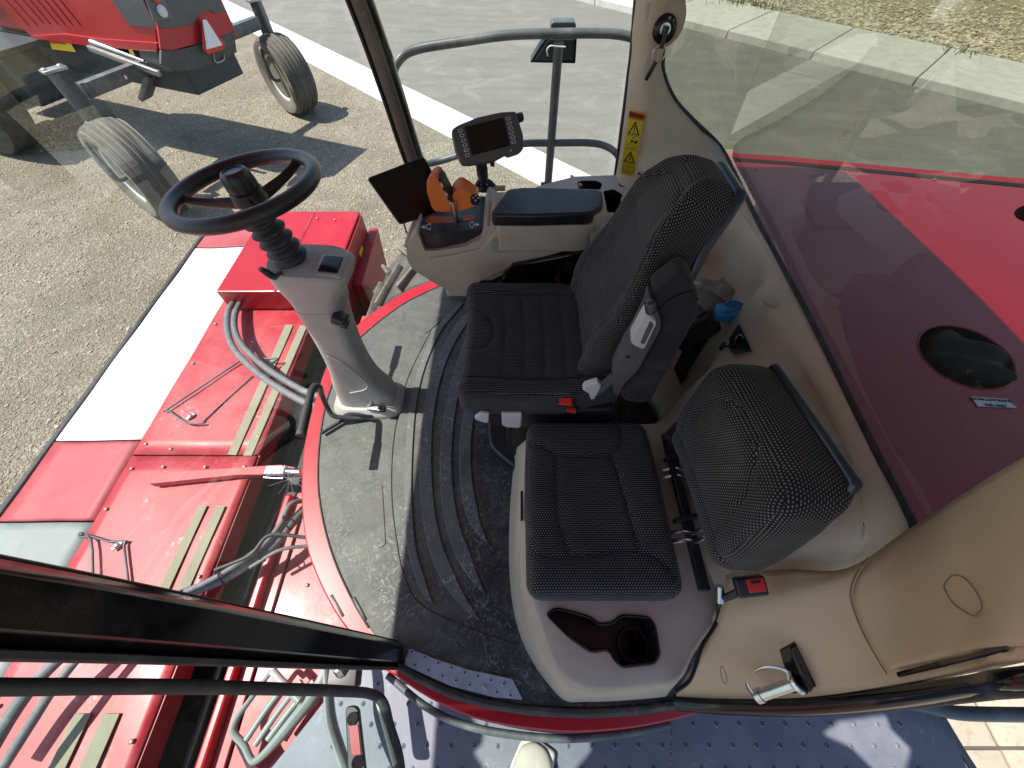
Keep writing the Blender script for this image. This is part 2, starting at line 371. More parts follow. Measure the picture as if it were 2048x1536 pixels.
def groundmat(name, c1, c2, c3, sc, bump=.6, big=.35):
    m, nt, b = newmat(name); co = nt.nodes.new('ShaderNodeTexCoord').outputs['Object']
    vo = nt.nodes.new('ShaderNodeTexVoronoi'); vo.inputs['Scale'].default_value = sc; nt.links.new(co, vo.inputs['Vector'])
    vo2 = nt.nodes.new('ShaderNodeTexVoronoi'); vo2.inputs['Scale'].default_value = sc * .37; nt.links.new(co, vo2.inputs['Vector'])
    sp = nt.nodes.new('ShaderNodeSeparateColor'); nt.links.new(vo.outputs['Color'], sp.inputs[0])
    sp2 = nt.nodes.new('ShaderNodeSeparateColor'); nt.links.new(vo2.outputs['Color'], sp2.inputs[0])
    c = mixc(nt, sp.outputs[0], c1, c2); c = mixc(nt, mth(nt, 'MULTIPLY', mth(nt, 'GREATER_THAN', sp2.outputs[1], .80), .75), c, c3)
    c = mixc(nt, mth(nt, 'MULTIPLY', ramp(nt, noise(nt, co, .9, 8, .72, .6), .42, .66), big), c, tuple(x * .75 for x in c1))
    c = mixc(nt, ramp(nt, vo.outputs['Distance'], .45, .9), c, tuple(x * .35 for x in c1), 'MIX')
    nt.links.new(c, b.inputs['Base Color']); b.inputs['Roughness'].default_value = .9; b.inputs['Specular IOR Level'].default_value = .2
    h = mth(nt, 'ADD', mth(nt, 'SUBTRACT', 1.0, vo.outputs['Distance']), mth(nt, 'MULTIPLY', mth(nt, 'SUBTRACT', 1.0, vo2.outputs['Distance']), 1.6))
    h = mth(nt, 'ADD', h, mth(nt, 'MULTIPLY', noise(nt, co, 3, 6), 4))
    bn = nt.nodes.new('ShaderNodeBump'); bn.inputs['Strength'].default_value = bump; bn.inputs['Distance'].default_value = .018
    nt.links.new(h, bn.inputs['Height']); nt.links.new(bn.outputs[0], b.inputs['Normal']); return m
GRAVEL = groundmat('gravel', (.33, .275, .195), (.58, .51, .395), (.66, .62, .54), 115, .9, .7)
DRY = groundmat('dry_stony_soil', (.30, .24, .14), (.52, .44, .28), (.66, .60, .46), 22, .8)
def roadmat():
    m, nt, b = newmat('asphalt'); co = nt.nodes.new('ShaderNodeTexCoord').outputs['Object']
    mp = nt.nodes.new('ShaderNodeMapping'); nt.links.new(co, mp.inputs[0]); mp.inputs['Rotation'].default_value = (0, 0, R(45.6)); mp.inputs['Scale'].default_value = (.35, 2.2, 1)
    st = ramp(nt, noise(nt, mp.outputs[0], 1.6, 7, .7, .4), .3, .75)
    c = mixc(nt, st, (.105, .10, .088), (.185, .175, .152)); c = mixc(nt, mth(nt, 'MULTIPLY', ramp(nt, noise(nt, co, 60, 6, .8), .42, .62), .5), c, (.33, .31, .27))
    c = mixc(nt, mth(nt, 'MULTIPLY', ramp(nt, noise(nt, co, 1.1, 6, .6, 1.5), .5, .72), .4), c, (.31, .29, .25))
    nt.links.new(c, b.inputs['Base Color']); b.inputs['Roughness'].default_value = .85
    bn = nt.nodes.new('ShaderNodeBump'); bn.inputs['Strength'].default_value = .4; bn.inputs['Distance'].default_value = .01
    nt.links.new(noise(nt, co, 70, 4), bn.inputs['Height']); nt.links.new(bn.outputs[0], b.inputs['Normal']); return m
ROAD = roadmat()
CONC = mat('concrete', (.60, .585, .53), .85, dust=.3, dscale=3, dustc=(.42, .38, .30), bump=.4, bscale=120)
CONC2 = mat('pale_paving', (.44, .37, .28), .85, dust=.9, dscale=30, dustc=(.24, .18, .12), bump=.4, bscale=120)
SEAM = mat('joint', (.10, .09, .08), .9); TSEAM = mat('tan_joint', (.20, .15, .095), .8)

def matfloor(nm='rubber_floor_mat', A1=(.010, .012, .016), A2=(.024, .028, .034), smr=.55):
    m, nt, b = newmat(nm); co = nt.nodes.new('ShaderNodeTexCoord').outputs['Object']
    c = mixc(nt, ramp(nt, noise(nt, co, 4, 6), .3, .7), A1, A2)
    d = ramp(nt, noise(nt, co, 8, 12, .78, 1.0), .46, .62); c = mixc(nt, mth(nt, 'MULTIPLY', d, .3), c, (.20, .20, .18))
    sw = mth(nt, 'MULTIPLY', ramp(nt, noise(nt, co, 26, 8, .65, 4.0), .52, .62), ramp(nt, noise(nt, co, 5, 5, .6), .40, .60)); c = mixc(nt, mth(nt, 'MULTIPLY', sw, smr), c, (.34, .36, .36))
    # tan dust with sunlit brightness painted in, stronger towards the windscreen
    sx = nt.nodes.new('ShaderNodeSeparateXYZ'); nt.links.new(co, sx.inputs[0])
    e = mth(nt, 'MULTIPLY', ramp(nt, sx.outputs[0], -.18, -.60), mth(nt, 'ADD', mth(nt, 'MULTIPLY', ramp(nt, noise(nt, co, 9, 8, .7, .8), .3, .7), .65), .35))
    c = mixc(nt, e, c, (.135, .135, .115))
    sp = ramp(nt, noise(nt, co, 240, 2), .70, .74); c = mixc(nt, mth(nt, 'MULTIPLY', sp, .6), c, (.4, .38, .32))
    nt.links.new(c, b.inputs['Base Color']); nt.links.new(mth(nt, 'SUBTRACT', .62, mth(nt, 'MULTIPLY', sw, .15)), b.inputs['Roughness'])
    bn = nt.nodes.new('ShaderNodeBump'); bn.inputs['Strength'].default_value = .35; bn.inputs['Distance'].default_value = .003
    nt.links.new(noise(nt, co, 14, 8, .7, 2), bn.inputs['Height']); nt.links.new(bn.outputs[0], b.inputs['Normal']); return m
FLOORM = matfloor(); RIBM = matfloor('worn_mat_rib', (.045, .054, .066), (.095, .108, .122), .95)

# ================================================================== SETTING
GZ = -1.6
D = Vector((.70, -.716, 0)).normalized(); N = Vector((.716, .70, 0)).normalized()      # along / across the road
def dn(t, n, z): p = D * t + N * n; return Vector((p.x, p.y, z))
def strip(name, n0, n1, z, m, t0=-120, t1=120, th=.3, **k):
    o = prism(name, [dn(t0, n0, z), dn(t1, n0, z), dn(t1, n1, z), dn(t0, n1, z)], (0, 0, -th), m, smooth=0, **k); o['kind'] = 'structure'; return o
def gridplane(name, n0, n1, z, m, t0=-120, t1=120):
    o = mesh(name, [dn(t0, n0, z), dn(t1, n0, z), dn(t1, n1, z), dn(t0, n1, z)], [[0, 1, 2, 3]], m, smooth=0); o['kind'] = 'structure'; return o
gridplane('base_ground', -300, 300, GZ - .35, DRY, -300, 300)
strip('gravel_ground', -60, 4.24, GZ, GRAVEL)
strip('asphalt_road', 5.02, 12.45, GZ - .012, ROAD)
strip('dry_ground', 14.92, 200, GZ + .11, DRY)
# concrete edging flush with the gravel, one slab after another with open joints
ne = mesh('concrete_edging', [dn(-60, 4.25, GZ - .03), dn(60, 4.25, GZ - .03), dn(60, 5.01, GZ - .03), dn(-60, 5.01, GZ - .03)], [[0, 1, 2, 3]], SEAM, smooth=0); ne['kind'] = 'structure'; ORG[ne.name] = Vector((0, 0, 0))
for i in range(14):
    t0 = -30.2 + i * 3.05
    prism('slab', [dn(t0, 4.25, GZ + .006), dn(t0 + 3.03, 4.25, GZ + .006), dn(t0 + 3.03, 5.01, GZ + .006), dn(t0, 5.01, GZ + .006)], (0, 0, -.12), CONC, ne, smooth=0, bevel=.006)
fs = mesh('pavement', [dn(-60, 12.5, GZ + .05), dn(60, 12.5, GZ + .05), dn(60, 14.9, GZ + .05), dn(-60, 14.9, GZ + .05)], [[0, 1, 2, 3]], SEAM, smooth=0); fs['kind'] = 'structure'; ORG[fs.name] = Vector((0, 0, 0))
for i in range(18):
    t0 = -23.8 + i * 2.07
    prism('slab', [dn(t0, 12.46, GZ + .14), dn(t0 + 2.05, 12.46, GZ + .14), dn(t0 + 2.05, 14.9, GZ + .14), dn(t0, 14.9, GZ + .14)], (0, 0, -.3), CONC, fs, smooth=0, bevel=.02)
# pale paving beside the machine at the lower right
px0 = Q(1700, 1560, z=GZ)
pv = mesh('side_paving', [(1.0, -3, GZ + .01), (7, -3, GZ + .01), (7, 1.0, GZ + .01), (1.0, 1.0, GZ + .01)], [[0, 1, 2, 3]], SEAM, smooth=0); pv['kind'] = 'structure'; ORG[pv.name] = Vector((0, 0, 0))
for i in range(8):
    for j in range(5):
        x0 = 1.02 + i * .62; y0 = -2.98 + j * .62
        rb('paver', (.605, .605, .05), .006, Vector((x0 + .3, y0 + .3, GZ + .0 + random.uniform(-.003, .003))), CONC2, pv, seg=(1, 1, 1), na=1)

# loose stones lying on the gravel and the dry ground
def stones(name, n, fn, smin, smax, m, z):
    ico = bmesh.new(); bmesh.ops.create_icosphere(ico, subdivisions=1, radius=1); bv = np.array([tuple(v.co) for v in ico.verts]); bf = np.array([[v.index for v in f.verts] for f in ico.faces]); ico.free()
    pts = np.array([fn() for _ in range(n)]); s = rng.uniform(smin, smax, (n, 1)) * rng.uniform(.4, 1.3, (n, 1)) ** 2
    V = bv[None] * (s * rng.uniform(.6, 1.25, (n, 3)))[:, None] * rng.uniform(.8, 1.15, (n, len(bv), 1)); V[:, :, 2] *= .6
    V[:, :, 0] += pts[:, 0:1]; V[:, :, 1] += pts[:, 1:2]; V[:, :, 2] += z
    F = (bf[None] + (np.arange(n) * len(bv))[:, None, None]).reshape(-1, 3)
    me = bpy.data.meshes.new(name); me.from_pydata(V.reshape(-1, 3).tolist(), [], F.tolist()); me.materials.append(m)
    o = bpy.data.objects.new(name, me); COL.objects.link(o); tag(o, name.replace('_', ' ') + ' scattered over the bare ground', 'gravel'); o['kind'] = 'stuff'; return o
STONE = mat('stone', (.42, .35, .25), .85, var=.6)
STONE2 = mat('pale_stone', (.55, .48, .35), .85, var=.4)
def fg():
    while True:
        x, y = random.uniform(-9.5, 1.5), random.uniform(-.3, 11)
        if x * N.x + y * N.y < 4.1 and (y / (abs(x) + 3)) < 6: return (x, y)
stones('loose_gravel_stones', 26000, fg, .005, .014, STONE, GZ + .004)
def fd():
    t, n = random.uniform(-9, 10), 14.95 + abs(random.gauss(0, 2.2)); p = D * t + N * n; return (p.x, p.y)
stones('loose_pale_stones', 14000, fd, .02, .05, STONE2, GZ + .125)
# small weeds by the pavement edge
GRASS = mat('dry_weed', (.10, .12, .04), .8, var=.4)
V = []; F = []
for cx, cy, k, s in [(1480, 8, 120, .4), (1530, 16, 60, .3), (1930, 108, 50, .25)]:
    c = Q(cx, cy, z=GZ + .12)
    for _ in range(k):
        p = c + Vector((random.gauss(0, s), random.gauss(0, s * .6), 0)); a = random.uniform(0, 6.28); h = random.uniform(.05, .2)
        q = Vector((math.cos(a), math.sin(a), 0)); i = len(V); V += [p - q * .012, p + q * .012, p + Vector((random.gauss(0, .05), random.gauss(0, .05), h))]; F.append([i, i + 1, i + 2])
o = mesh('dry_weeds', V, F, GRASS, smooth=0); tag(o, 'sparse dry green weeds along the far pavement edge', 'weeds'); o['kind'] = 'stuff'

# ================================================================== NEIGHBOURING MACHINE
E1 = Vector((.366, .93, 0)).normalized(); E2 = Vector((.93, -.366, 0)).normalized(); C0 = Vector((-4.55, 6.7, 0))
def nb(u, v, z): p = C0 + E1 * u + E2 * v; return Vector((p.x, p.y, z))
nm = thing('windrower', nb(0, 0, GZ), 'red and black windrower with louvred hood parked on the gravel beyond the windscreen', 'windrower')
Pr, Nr = nb(0, .75, 0), E2; Ps, Ns = nb(-.49, 0, 0), -E1
def rear(px, py, o=0): return Qp(px, py, Pr + Nr * o, Nr)
def side(px, py, o=0): return Qp(px, py, Ps + Ns * o, Ns)
# body core
def body(name, z0, z1, u0, u1, v0, v1, m, **k):
    return prism(name, [nb(u0, v0, z0), nb(u1, v0, z0), nb(u1, v1, z0), nb(u0, v1, z0)], (0, 0, z1 - z0), m, nm, smooth=0, **k)
body('hood_body', -.22, .72, -.475, .44, -2.9, .735, REDD, bevel=.04)
body('chassis_frame', -.62, -.235, -.44, .40, -5.0, .55, TEAL, bevel=.02)
def panel(name, pts, off, m, th=.03, **k):
    n = (pts[1] - pts[0]).cross(pts[2] - pts[1]).normalized(); return prism(name, pts, off.normalized() * th, m, nm, smooth=0, bevel=.006, **k)
panel('side_panel', [nb(-.49, -2.9, .72), nb(-.49, .74, .72)] + [side(x, y) for x, y in [(316, 57), (318, 98), (180, 88), (68, 73), (25, 32), (-20, -30)]] + [nb(-.49, -2.9, .1)], Ns, REDC)
panel('lower_side_panel', [side(x, y, .02) for x, y in [(68, 70), (130, 66), (205, 76), (318, 84), (318, 102), (180, 91), (70, 76)]], Ns, REDC)
panel('rear_panel', [nb(-.47, .75, .72), nb(.45, .75, .72)] + [rear(x, y) for x, y in [(462, 65), (400, 85), (340, 100), (318, 98), (312, 52)]], Nr, REDC)
panel('rear_grille_panel', [rear(x, y, .032) for x, y in [(268, -100), (372, -118), (449, 22), (430, 28), (418, 20), (395, 30), (388, 48), (325, 58), (316, 52)]], Nr, DKGR, .012)
panel('rear_corner_panel', [side(x, y, .032) for x, y in [(150, -85), (240, -98), (314, 52), (322, 58), (258, 49), (225, 0)]], Ns, DKGR, .012)
panel('bumper', [rear(x, y) for x, y in [(318, 100), (345, 101), (400, 87), (464, 62), (470, 104), (400, 137), (352, 143), (318, 128)]], Nr, DKST, .035)
panel('bumper', [side(x, y) for x, y in [(282, 98), (318, 101), (352, 143), (318, 140), (285, 112)]], Ns, DKST, .035)
for i, (x0, y0, x1, y1) in enumerate([(14, 0, 60, 50), (32, 0, 78, 51), (50, 0, 90, 46), (65, 0, 104, 48), (80, 0, 119, 48), (96, 0, 133, 49), (112, 0, 148, 50), (126, 0, 164, 50)]):
    a, b = side(x0 - 40, y0 - 45, .012), side(x1, y1, .012); dd = (b - a).normalized(); q = dd.cross(Ns).normalized()
    prism('louvre', [a - q * .012, b - q * .014, b + q * .014, a + q * .012], Ns * .03, REDD, nm, smooth=0, bevel=.006)
def disc(name, c, n, r, h, m, parent, sides=24, **k):
    x = Vector(n).orthogonal(); return lathe(name, [(r * .96, 0), (r, h * .3), (r, h * .8), (r * .9, h)], frame(c, x, za=n), m, parent, sides=sides, **k)
panel('light_plate', [rear(x, y, .045) for x, y in [(286, -12), (322, -14), (345, 38), (306, 42)]], Nr, GREY, .02)
for (x, y), m in (((308, -8), BUCK), ((323, 22), SILV)): disc('tail_light', rear(x, y, .066), Nr, .055, .02, m, nm)
# slow moving vehicle triangle
tri = panel('warning_triangle', [rear(x, y, .10) for x, y in [(403, 38), (413, 36), (450, 88), (448, 98), (416, 109), (405, 96)]], Nr, BUCK, .006)
panel('warning_triangle_face', [rear(x, y, .112) for x, y in [(405, 40), (412, 39), (445, 90), (413, 99)]], Nr, WHT, .003)
tube('bumper_loop', [rear(426, 108, .04), rear(430, 122, .06), rear(436, 125, .06), rear(448, 119, .06), rear(447, 108, .04)], .008, STEEL, nm)
a, b, c_, d_ = side(98, 80, .03), side(140, 84, .03), side(152, 104, .03), side(104, 98, .03)
panel('warning_decal', [a, b, c_, d_], Ns, YEL, .003); panel('warning_decal', [a.lerp(d_, 0), a.lerp(b, .7), a.lerp(b, .7).lerp(c_, .3), a.lerp(d_, .35)], Ns * 1.02, DRED, .005)
panel('warning_decal', [side(256, 96, .03), side(264, 97, .03), side(271, 112, .03), side(263, 113, .03)], Ns, YEL, .004)
# axle beam, kingposts and wheels
A0, A1 = Vector((-5.18, 5.38, -.36)), Vector((-4.00, 8.30, -.36))
ax = (A1 - A0).normalized()
def beam(name, a, b, wd, ht, m, parent, bevel=.006):
    d = (b - a); L = d.length; dn_ = d.normalized(); zz = Vector((0, 0, 1)) if abs(dn_.z) < .95 else Vector((1, 0, 0)); zz = (zz - dn_ * zz.dot(dn_)).normalized(); return rb(name, (L, wd, ht), min(wd, ht) * .08, frame((a + b) / 2, d, za=zz), m, parent, seg=(2, 1, 1), na=1)
beam('axle_beam', A0 + ax * .12, A1 - ax * .12, .12, .15, GREY, nm)
beam('axle_sleeve', A0 + ax * .95, A0 + ax * 2.15, .15, .18, GREY, nm)
BOLT = Src('bolt', *(lambda p: (p[0], p[1]))(rbox((.02, .02, .012), .004, (1, 1, 1), 1)), STEEL)
HEXB = None
def hexsrc(name, r, h, m):
    V = []; n = 8
    for z, q in ((0, 1), (h * .75, 1), (h, .75)):
        for i in range(n): V.append((r * q * math.cos(2 * math.pi * i / n), r * q * math.sin(2 * math.pi * i / n), z))
    F = [[i, (i + 1) % n, n + (i + 1) % n, n + i] for i in range(n)] + [[n + i, n + (i + 1) % n, 2 * n + (i + 1) % n, 2 * n + i] for i in range(n)] + [list(range(2 * n, 3 * n)), list(range(n))]
    return Src(name, V, F, m)
BOLT = hexsrc('bolt', .010, .006, STEEL); BIGB = hexsrc('bolt', .028, .02, ZINC)
for f in (.32, .62, .95, 1.25, 1.6):
    inst(BIGB, frame(A0 + ax * (f + .3) + E2 * .078, ax, za=E2), nm)
def ribtyre(parent, c, axis, R0, W):
    a = Vector(axis).normalized(); n = 36; prof = []
    zs = np.linspace(-W / 2, W / 2, 47)
    for z in zs:
        k = abs(z) / (W / 2); r = R0 - (.035 * k ** 2 + .03 * max(0, k - .82) / .18)
        g = min(abs(z - q * W) for q in (-.33, -.165, 0, .165, .33)); r -= .022 if g < .009 else 0
        prof.append((r, z))
    prof = [(R0 * .56, -W * .36), (R0 * .60, -W * .45), (R0 * .78, -W * .54), (R0 * .9, -W * .53)] + prof + [(R0 * .9, W * .53), (R0 * .78, W * .54), (R0 * .60, W * .45), (R0 * .56, W * .36)]
    M = frame(c, a.orthogonal(), za=a); t = lathe('tyre', prof, M, TYRE, parent, sides=56, smooth=28)
    t.data.materials.append(TYREW)
    for p in t.data.polygons:
        cc = p.center + ORG[t.name] - Vector(c); h = cc.dot(a); r = (cc - a * h).length
        if r < R0 * .9 or (abs(h) < W * .36 and R0 - .035 * (abs(h) / (W / 2)) ** 2 - r > .008): p.material_index = 1
    rim = lathe('wheel_rim', [(.03, -.10), (.10, -.10), (.12, -.03), (R0 * .34, -.02), (R0 * .42, -.05), (R0 * .5, -W * .34), (R0 * .58, -W * .40), (R0 * .58, W * .40), (R0 * .5, W * .34), (R0 * .42, .05), (R0 * .34, .02), (.12, .03), (.10, .10), (.03, .10)], M, WHRIM, parent, sides=32)
    lathe('hub', [(.0, -.14), (.06, -.13), (.07, -.08), (.07, .08), (.06, .13), (0, .14)], M, GREY, rim, sides=16)
    return t
for (K, cc, axs) in ((A0, Vector((-4.78, 5.00, -1.04)), (.56, .83, 0)), (A1, Vector((-3.92, 8.20, -1.05)), (.65, .76, .0))):
    a = Vector(axs).normalized(); f = Vector((a.y, -a.x, 0))
    w_ = beam('kingpost', K + Vector((0, 0, .22)), K + Vector((0, 0, -.25)), .14, .14, GREY, nm)
    rb('kingpost_cap', (.24, .14, .03), .006, frame(K + Vector((0, 0, .24)), a, za=(0, 0, 1)), STEEL, nm, seg=(1, 1, 1), na=1)
    for s in (-.08, .08): inst(BIGB, Matrix.Translation(K + a * s + Vector((0, 0, .255))), nm)
    tube('wheel_fork', [K + Vector((0, 0, -.2)), K + Vector((0, 0, -.30)) - a * .08, (K * .5 + cc * .5) - a * .25 + Vector((0, 0, .02)), cc - a * .25, cc - a * .05], [.05, .045, .032, .028, .028], GREY, nm)
    ribtyre(nm, cc, a, .555, .41)
# hydraulic cylinder and links on the axle
tube('hydraulic_cylinder', [nb(-.55, -.75, -.16), nb(-.5, .0, -.30)], .035, STEEL, nm, sm=False); tube('cylinder_rod', [nb(-.5, .0, -.30), nb(-.45, .32, -.36)], .02, ZINC, nm, sm=False)
beam('link_arm', nb(-.62, -.75, -.20), nb(-.6, .30, -.36), .05, .06, STEEL, nm)
beam('tow_frame', nb(-.5, -.5, -.75), nb(-.45, -.1, -.45), .2, .06, GREY, nm)
# front parts: platform, drive housing, drive wheel, header on the far left
body('side_platform', -.30, -.24, -1.15, -.5, -4.6, -1.9, TEAL, bevel=.01)
body('fuel_tank', -.95, -.32, -1.0, -.46, -4.4, -2.2, TEAL, bevel=.06)
tube('platform_rail', [nb(-1.15, -1.9, -.24), nb(-1.15, -1.95, .1), nb(-1.15, -2.4, .16), nb(-1.15, -4.4, .16)], .022, GREY, nm)
dw = nb(-1.25, -3.4, -.75)
lathe('drive_tyre', [(.45, -.2), (.55, -.26), (.75, -.27), (.85, -.2), (.85, .2), (.75, .27), (.55, .26), (.45, .2)], frame(dw, E2, za=E1), TYRE, nm, sides=40)
lathe('drive_rim', [(.05, -.1), (.3, -.08), (.45, -.2), (.45, .2), (.3, .08), (.05, .1)], frame(dw, E2, za=E1), WHRIM, nm, sides=32)
prism('header_deck', [nb(-3.2, -5.2, -.75), nb(3.0, -5.2, -.75), nb(3.0, -6.8, -.95), nb(-3.2, -6.8, -.95)], (0, 0, -.3), REDD, nm, smooth=0, bevel=.02)
st_ = thing('jack_stand', Q(25, 300, z=GZ), 'dark steel jack stand standing on the gravel at the left edge', 'stand')
b0 = Q(30, 290, z=GZ); tube('post', [b0 + Vector((-.35, .35, .9)), b0 + Vector((0, 0, .03))], .05, DKST, st_, sm=False)
tube('brace', [b0 + Vector((-.6, .2, .0)), b0 + Vector((-.3, .25, .6))], .035, DKST, st_, sm=False)
rb('foot', (.5, .12, .03), .008, frame(b0 + Vector((-.05, -.02, .018)), (1, .1, 0), za=(0, 0, 1)), ZINC, st_, seg=(1, 1, 1), na=1)

# ================================================================== HEADER (the red deck in front of the cab)
HZ = -.42
hd = thing('header', (-1.9, 1.2, HZ), 'red cutting header with grip strips and rubber edged flaps in front of the cab', 'header')
hb = ORG[hd.name]
def box(name, x0, x1, y0, y1, z0, z1, m, parent, bevel=.006, **k):
    return prism(name, [(x0, y0, z0), (x1, y0, z0), (x1, y1, z0), (x0, y1, z0)], (0, 0, z1 - z0), m, parent, smooth=0, bevel=bevel, **k)
XL, XR, XF = -2.03, -1.355, -2.53
def dent(P):      # gentle oil canning of sheet metal
    P = P.copy(); P[:, 2] += .004 * np.sin(P[:, 0] * 9 + P[:, 1] * 5) * np.sin(P[:, 1] * 6.5 + 1); return P
def sheet(name, x0, x1, y0, y1, z, m, th=.012, parent=hd, tilt=0, nx=16, ny=24, amp=.004):
    xs, ys = np.linspace(x0, x1, nx), np.linspace(y0, y1, ny); V = []; F = []
    for i, x in enumerate(xs):
        for j, y in enumerate(ys):
            V.append((x, y, z - th / 2 + tilt * (x - x1) + amp * math.sin(x * 13 + y * 4) * math.sin(y * 7.5 + x * 5)))
    for i in range(nx - 1):
        for j in range(ny - 1): F.append([i * ny + j, (i + 1) * ny + j, (i + 1) * ny + j + 1, i * ny + j + 1])
    o = mesh(name, V, F, m, parent, smooth=60); s = o.modifiers.new('s', 'SOLIDIFY'); s.thickness = th; s.offset = 0; return o
sheet('deck_panel', XL, XR, .84, 2.86, HZ, RED)
sheet('deck_panel', XL, XR - .01, -2.6, .832, HZ - .004, RED, ny=40)
for y0, y1, m, nm_ in ((.935, 2.62, FLAP_GLARE, 'glare-whitened red'), (.50, .925, FLAPR, 'red'), (-.35, .49, FLAPG, 'grey'), (2.635, 2.90, FLAPR, 'red'), (-1.4, -.36, FLAPR, 'red')):
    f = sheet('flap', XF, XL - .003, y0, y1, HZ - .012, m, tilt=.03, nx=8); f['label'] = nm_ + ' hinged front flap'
box('under_deck', XF + .02, XR - .02, -2.6, 2.86, HZ - .30, HZ - .06, INK, hd, .004)
box('flap_edge_seal', XF - .035, XF - .004, -1.4, 2.90, HZ - .10, HZ - .018, RUB, hd, .008)
box('deck_side_skirt', XR - .012, XR + .0, -2.6, 2.86, HZ - .12, HZ - .014, REDD, hd, .002)
BO = hexsrc('bolt', .0085, .006, RUSTB)
for x, y in [(XL + .04, 1.45 + i * .33) for i in range(4)] + [(XR - .045, .95 + i * .37) for i in range(5)] + [(XL + .04, .9), (XL + .04, .76), (XL + .19, .87), (XL + .2, .77), (XL + .42, .77), (XR - .05, .77), (XL + .03, .55), (XL + .03, .2), (XR - .05, .25), (XR - .05, -.3), (XR - .06, -.62), (XL + .05, -.2)]:
    inst(BO, Matrix.Translation((x, y, HZ + .003)), hd)
for pts in ([(455, 909), (472, 910), (586, 650), (571, 649)], [(486, 911), (503, 911), (614, 652), (600, 650)], [(312, 1190), (332, 1190), (414, 1011), (398, 1010)], [(350, 1190), (372, 1190), (450, 1012), (434, 1011)]):
    slab('grip_strip', pts, HZ + .008, .004, TAPE, hd, smooth=0)
for x0, x1 in ((-1.66, -1.60), (-1.55, -1.49)):
    box('grip_strip', x0, x1, -1.6, -.22, HZ + .005, HZ + .009, TAPE, hd, .0015)
# gearbox cover
gz = -.25
gb = prism('gearbox_cover', [(-1.94, 1.91, HZ + .01), (-1.20, 1.91, HZ + .01), (-1.20, 2.82, HZ + .01), (-1.94, 2.82, HZ + .01)], (0, 0, gz - HZ - .01), REDC, hd, smooth=0, bevel=.007)
prism('gearbox_side_plate', [Vector((-1.195, y, z)) for y, z in ((1.95, gz - .02), (2.80, gz - .02), (2.80, -.62), (2.0, -.80))], (.012, 0, 0), REDD, hd, smooth=0, bevel=.003)
prism('gearbox_side_plate', [Vector((-1.18, y, z)) for y, z in ((2.2, -.45), (2.85, -.42), (2.75, -.9), (2.2, -.95))], (.07, 0, 0), REDD, hd, smooth=0, bevel=.003)
plane_poly('yellow_decal', [(-1.181, 2.50, -.40), (-1.181, 2.60, -.40), (-1.181, 2.60, -.55), (-1.181, 2.50, -.55)], YEL, hd, solid=.002)
box('cover_lip', -1.56, -1.54, 1.905, 2.80, gz - .0005, gz + .003, REDD, hd, .001)
box('worn_gap', -1.535, -1.47, 1.96, 2.1, gz + .0006, gz + .002, TAPE, hd, .0006)
for x, y in ((-1.56, 1.96), (-1.36, 2.7), (-1.5, 2.72)): inst(BO, Matrix.Translation((x, y, gz + .003)), hd)
# lever arm lying on the deck seam
a1 = [Q(x, y, z=HZ + .05) for x, y in ((298, 968), (303, 946), (560, 929), (590, 934), (592, 948), (470, 950))]
prism('lift_arm', a1, (0, 0, -.045), RED, hd, smooth=0, bevel=.003)
tube('arm_pin', [Q(536, 941, z=HZ + .075), Q(600, 945, z=HZ + .075)], .018, ZINC, hd, sm=False)
tube('arm_pin', [Q(528, 955, z=HZ + .05), Q(566, 957, z=HZ + .05)], .006, ZINC, hd, sm=False)
rb('pin_head', (.10, .045, .03), .008, frame(Q(552, 941, z=HZ + .085), (1, 0, 0), za=(0, 0, 1)), SILV, hd)
# rubber bundle of wires (dried stalks caught on the pin)
V = []; F = []
c = Q(580, 958, z=HZ + .10)
for i in range(14):
    a = random.uniform(0, 6.28); L = random.uniform(.05, .13); e = c + Vector((math.cos(a) * L, math.sin(a) * L, random.uniform(-.02, .04)))
    v, f = tubeVF([c - (e - c) * .2, e], .0012, 4); F += [[j + len(V) for j in q] for q in f]; V += v
o = mesh('stalks', V, F, STEEL, hd); o['kind'] = 'stuff'
# wire prop rods clipped to the deck
def rod(pts, z=.012, r=.0055): return tube('wire_rod', [Q(x, y, z=HZ + z + (q[0] if q else 0)) for x, y, *q in pts], r, GREY, hd, n=3)
rod([(480, 722), (340, 815), (338, 821), (375, 846), (408, 846)], .02); rod([(505, 684), (500, 690), (526, 716), (556, 717), (540, 727), (530, 725)], .05)
rod([(165, 1070), (160, 1066), (160, 1074), (182, 1080), (186, 1165)], .02); rod([(165, 1067), (215, 1082), (222, 1083), (253, 1083), (248, 1092), (258, 1175)], .012)
rod([(410, 842), (412, 837), (505, 752)], .006, .004)
for x, y in ((381, 833), (234, 1091)):
    p = Q(x, y, z=HZ + .012); rb('clip_plate', (.045, .02, .008), .003, frame(p, (.6, .8, 0), za=(0, 0, 1)), SILV, hd, seg=(1, 1, 1)); inst(BIGB, Matrix.Translation(p + Vector((0, 0, .003))) @ Matrix.Scale(.45, 4), hd)
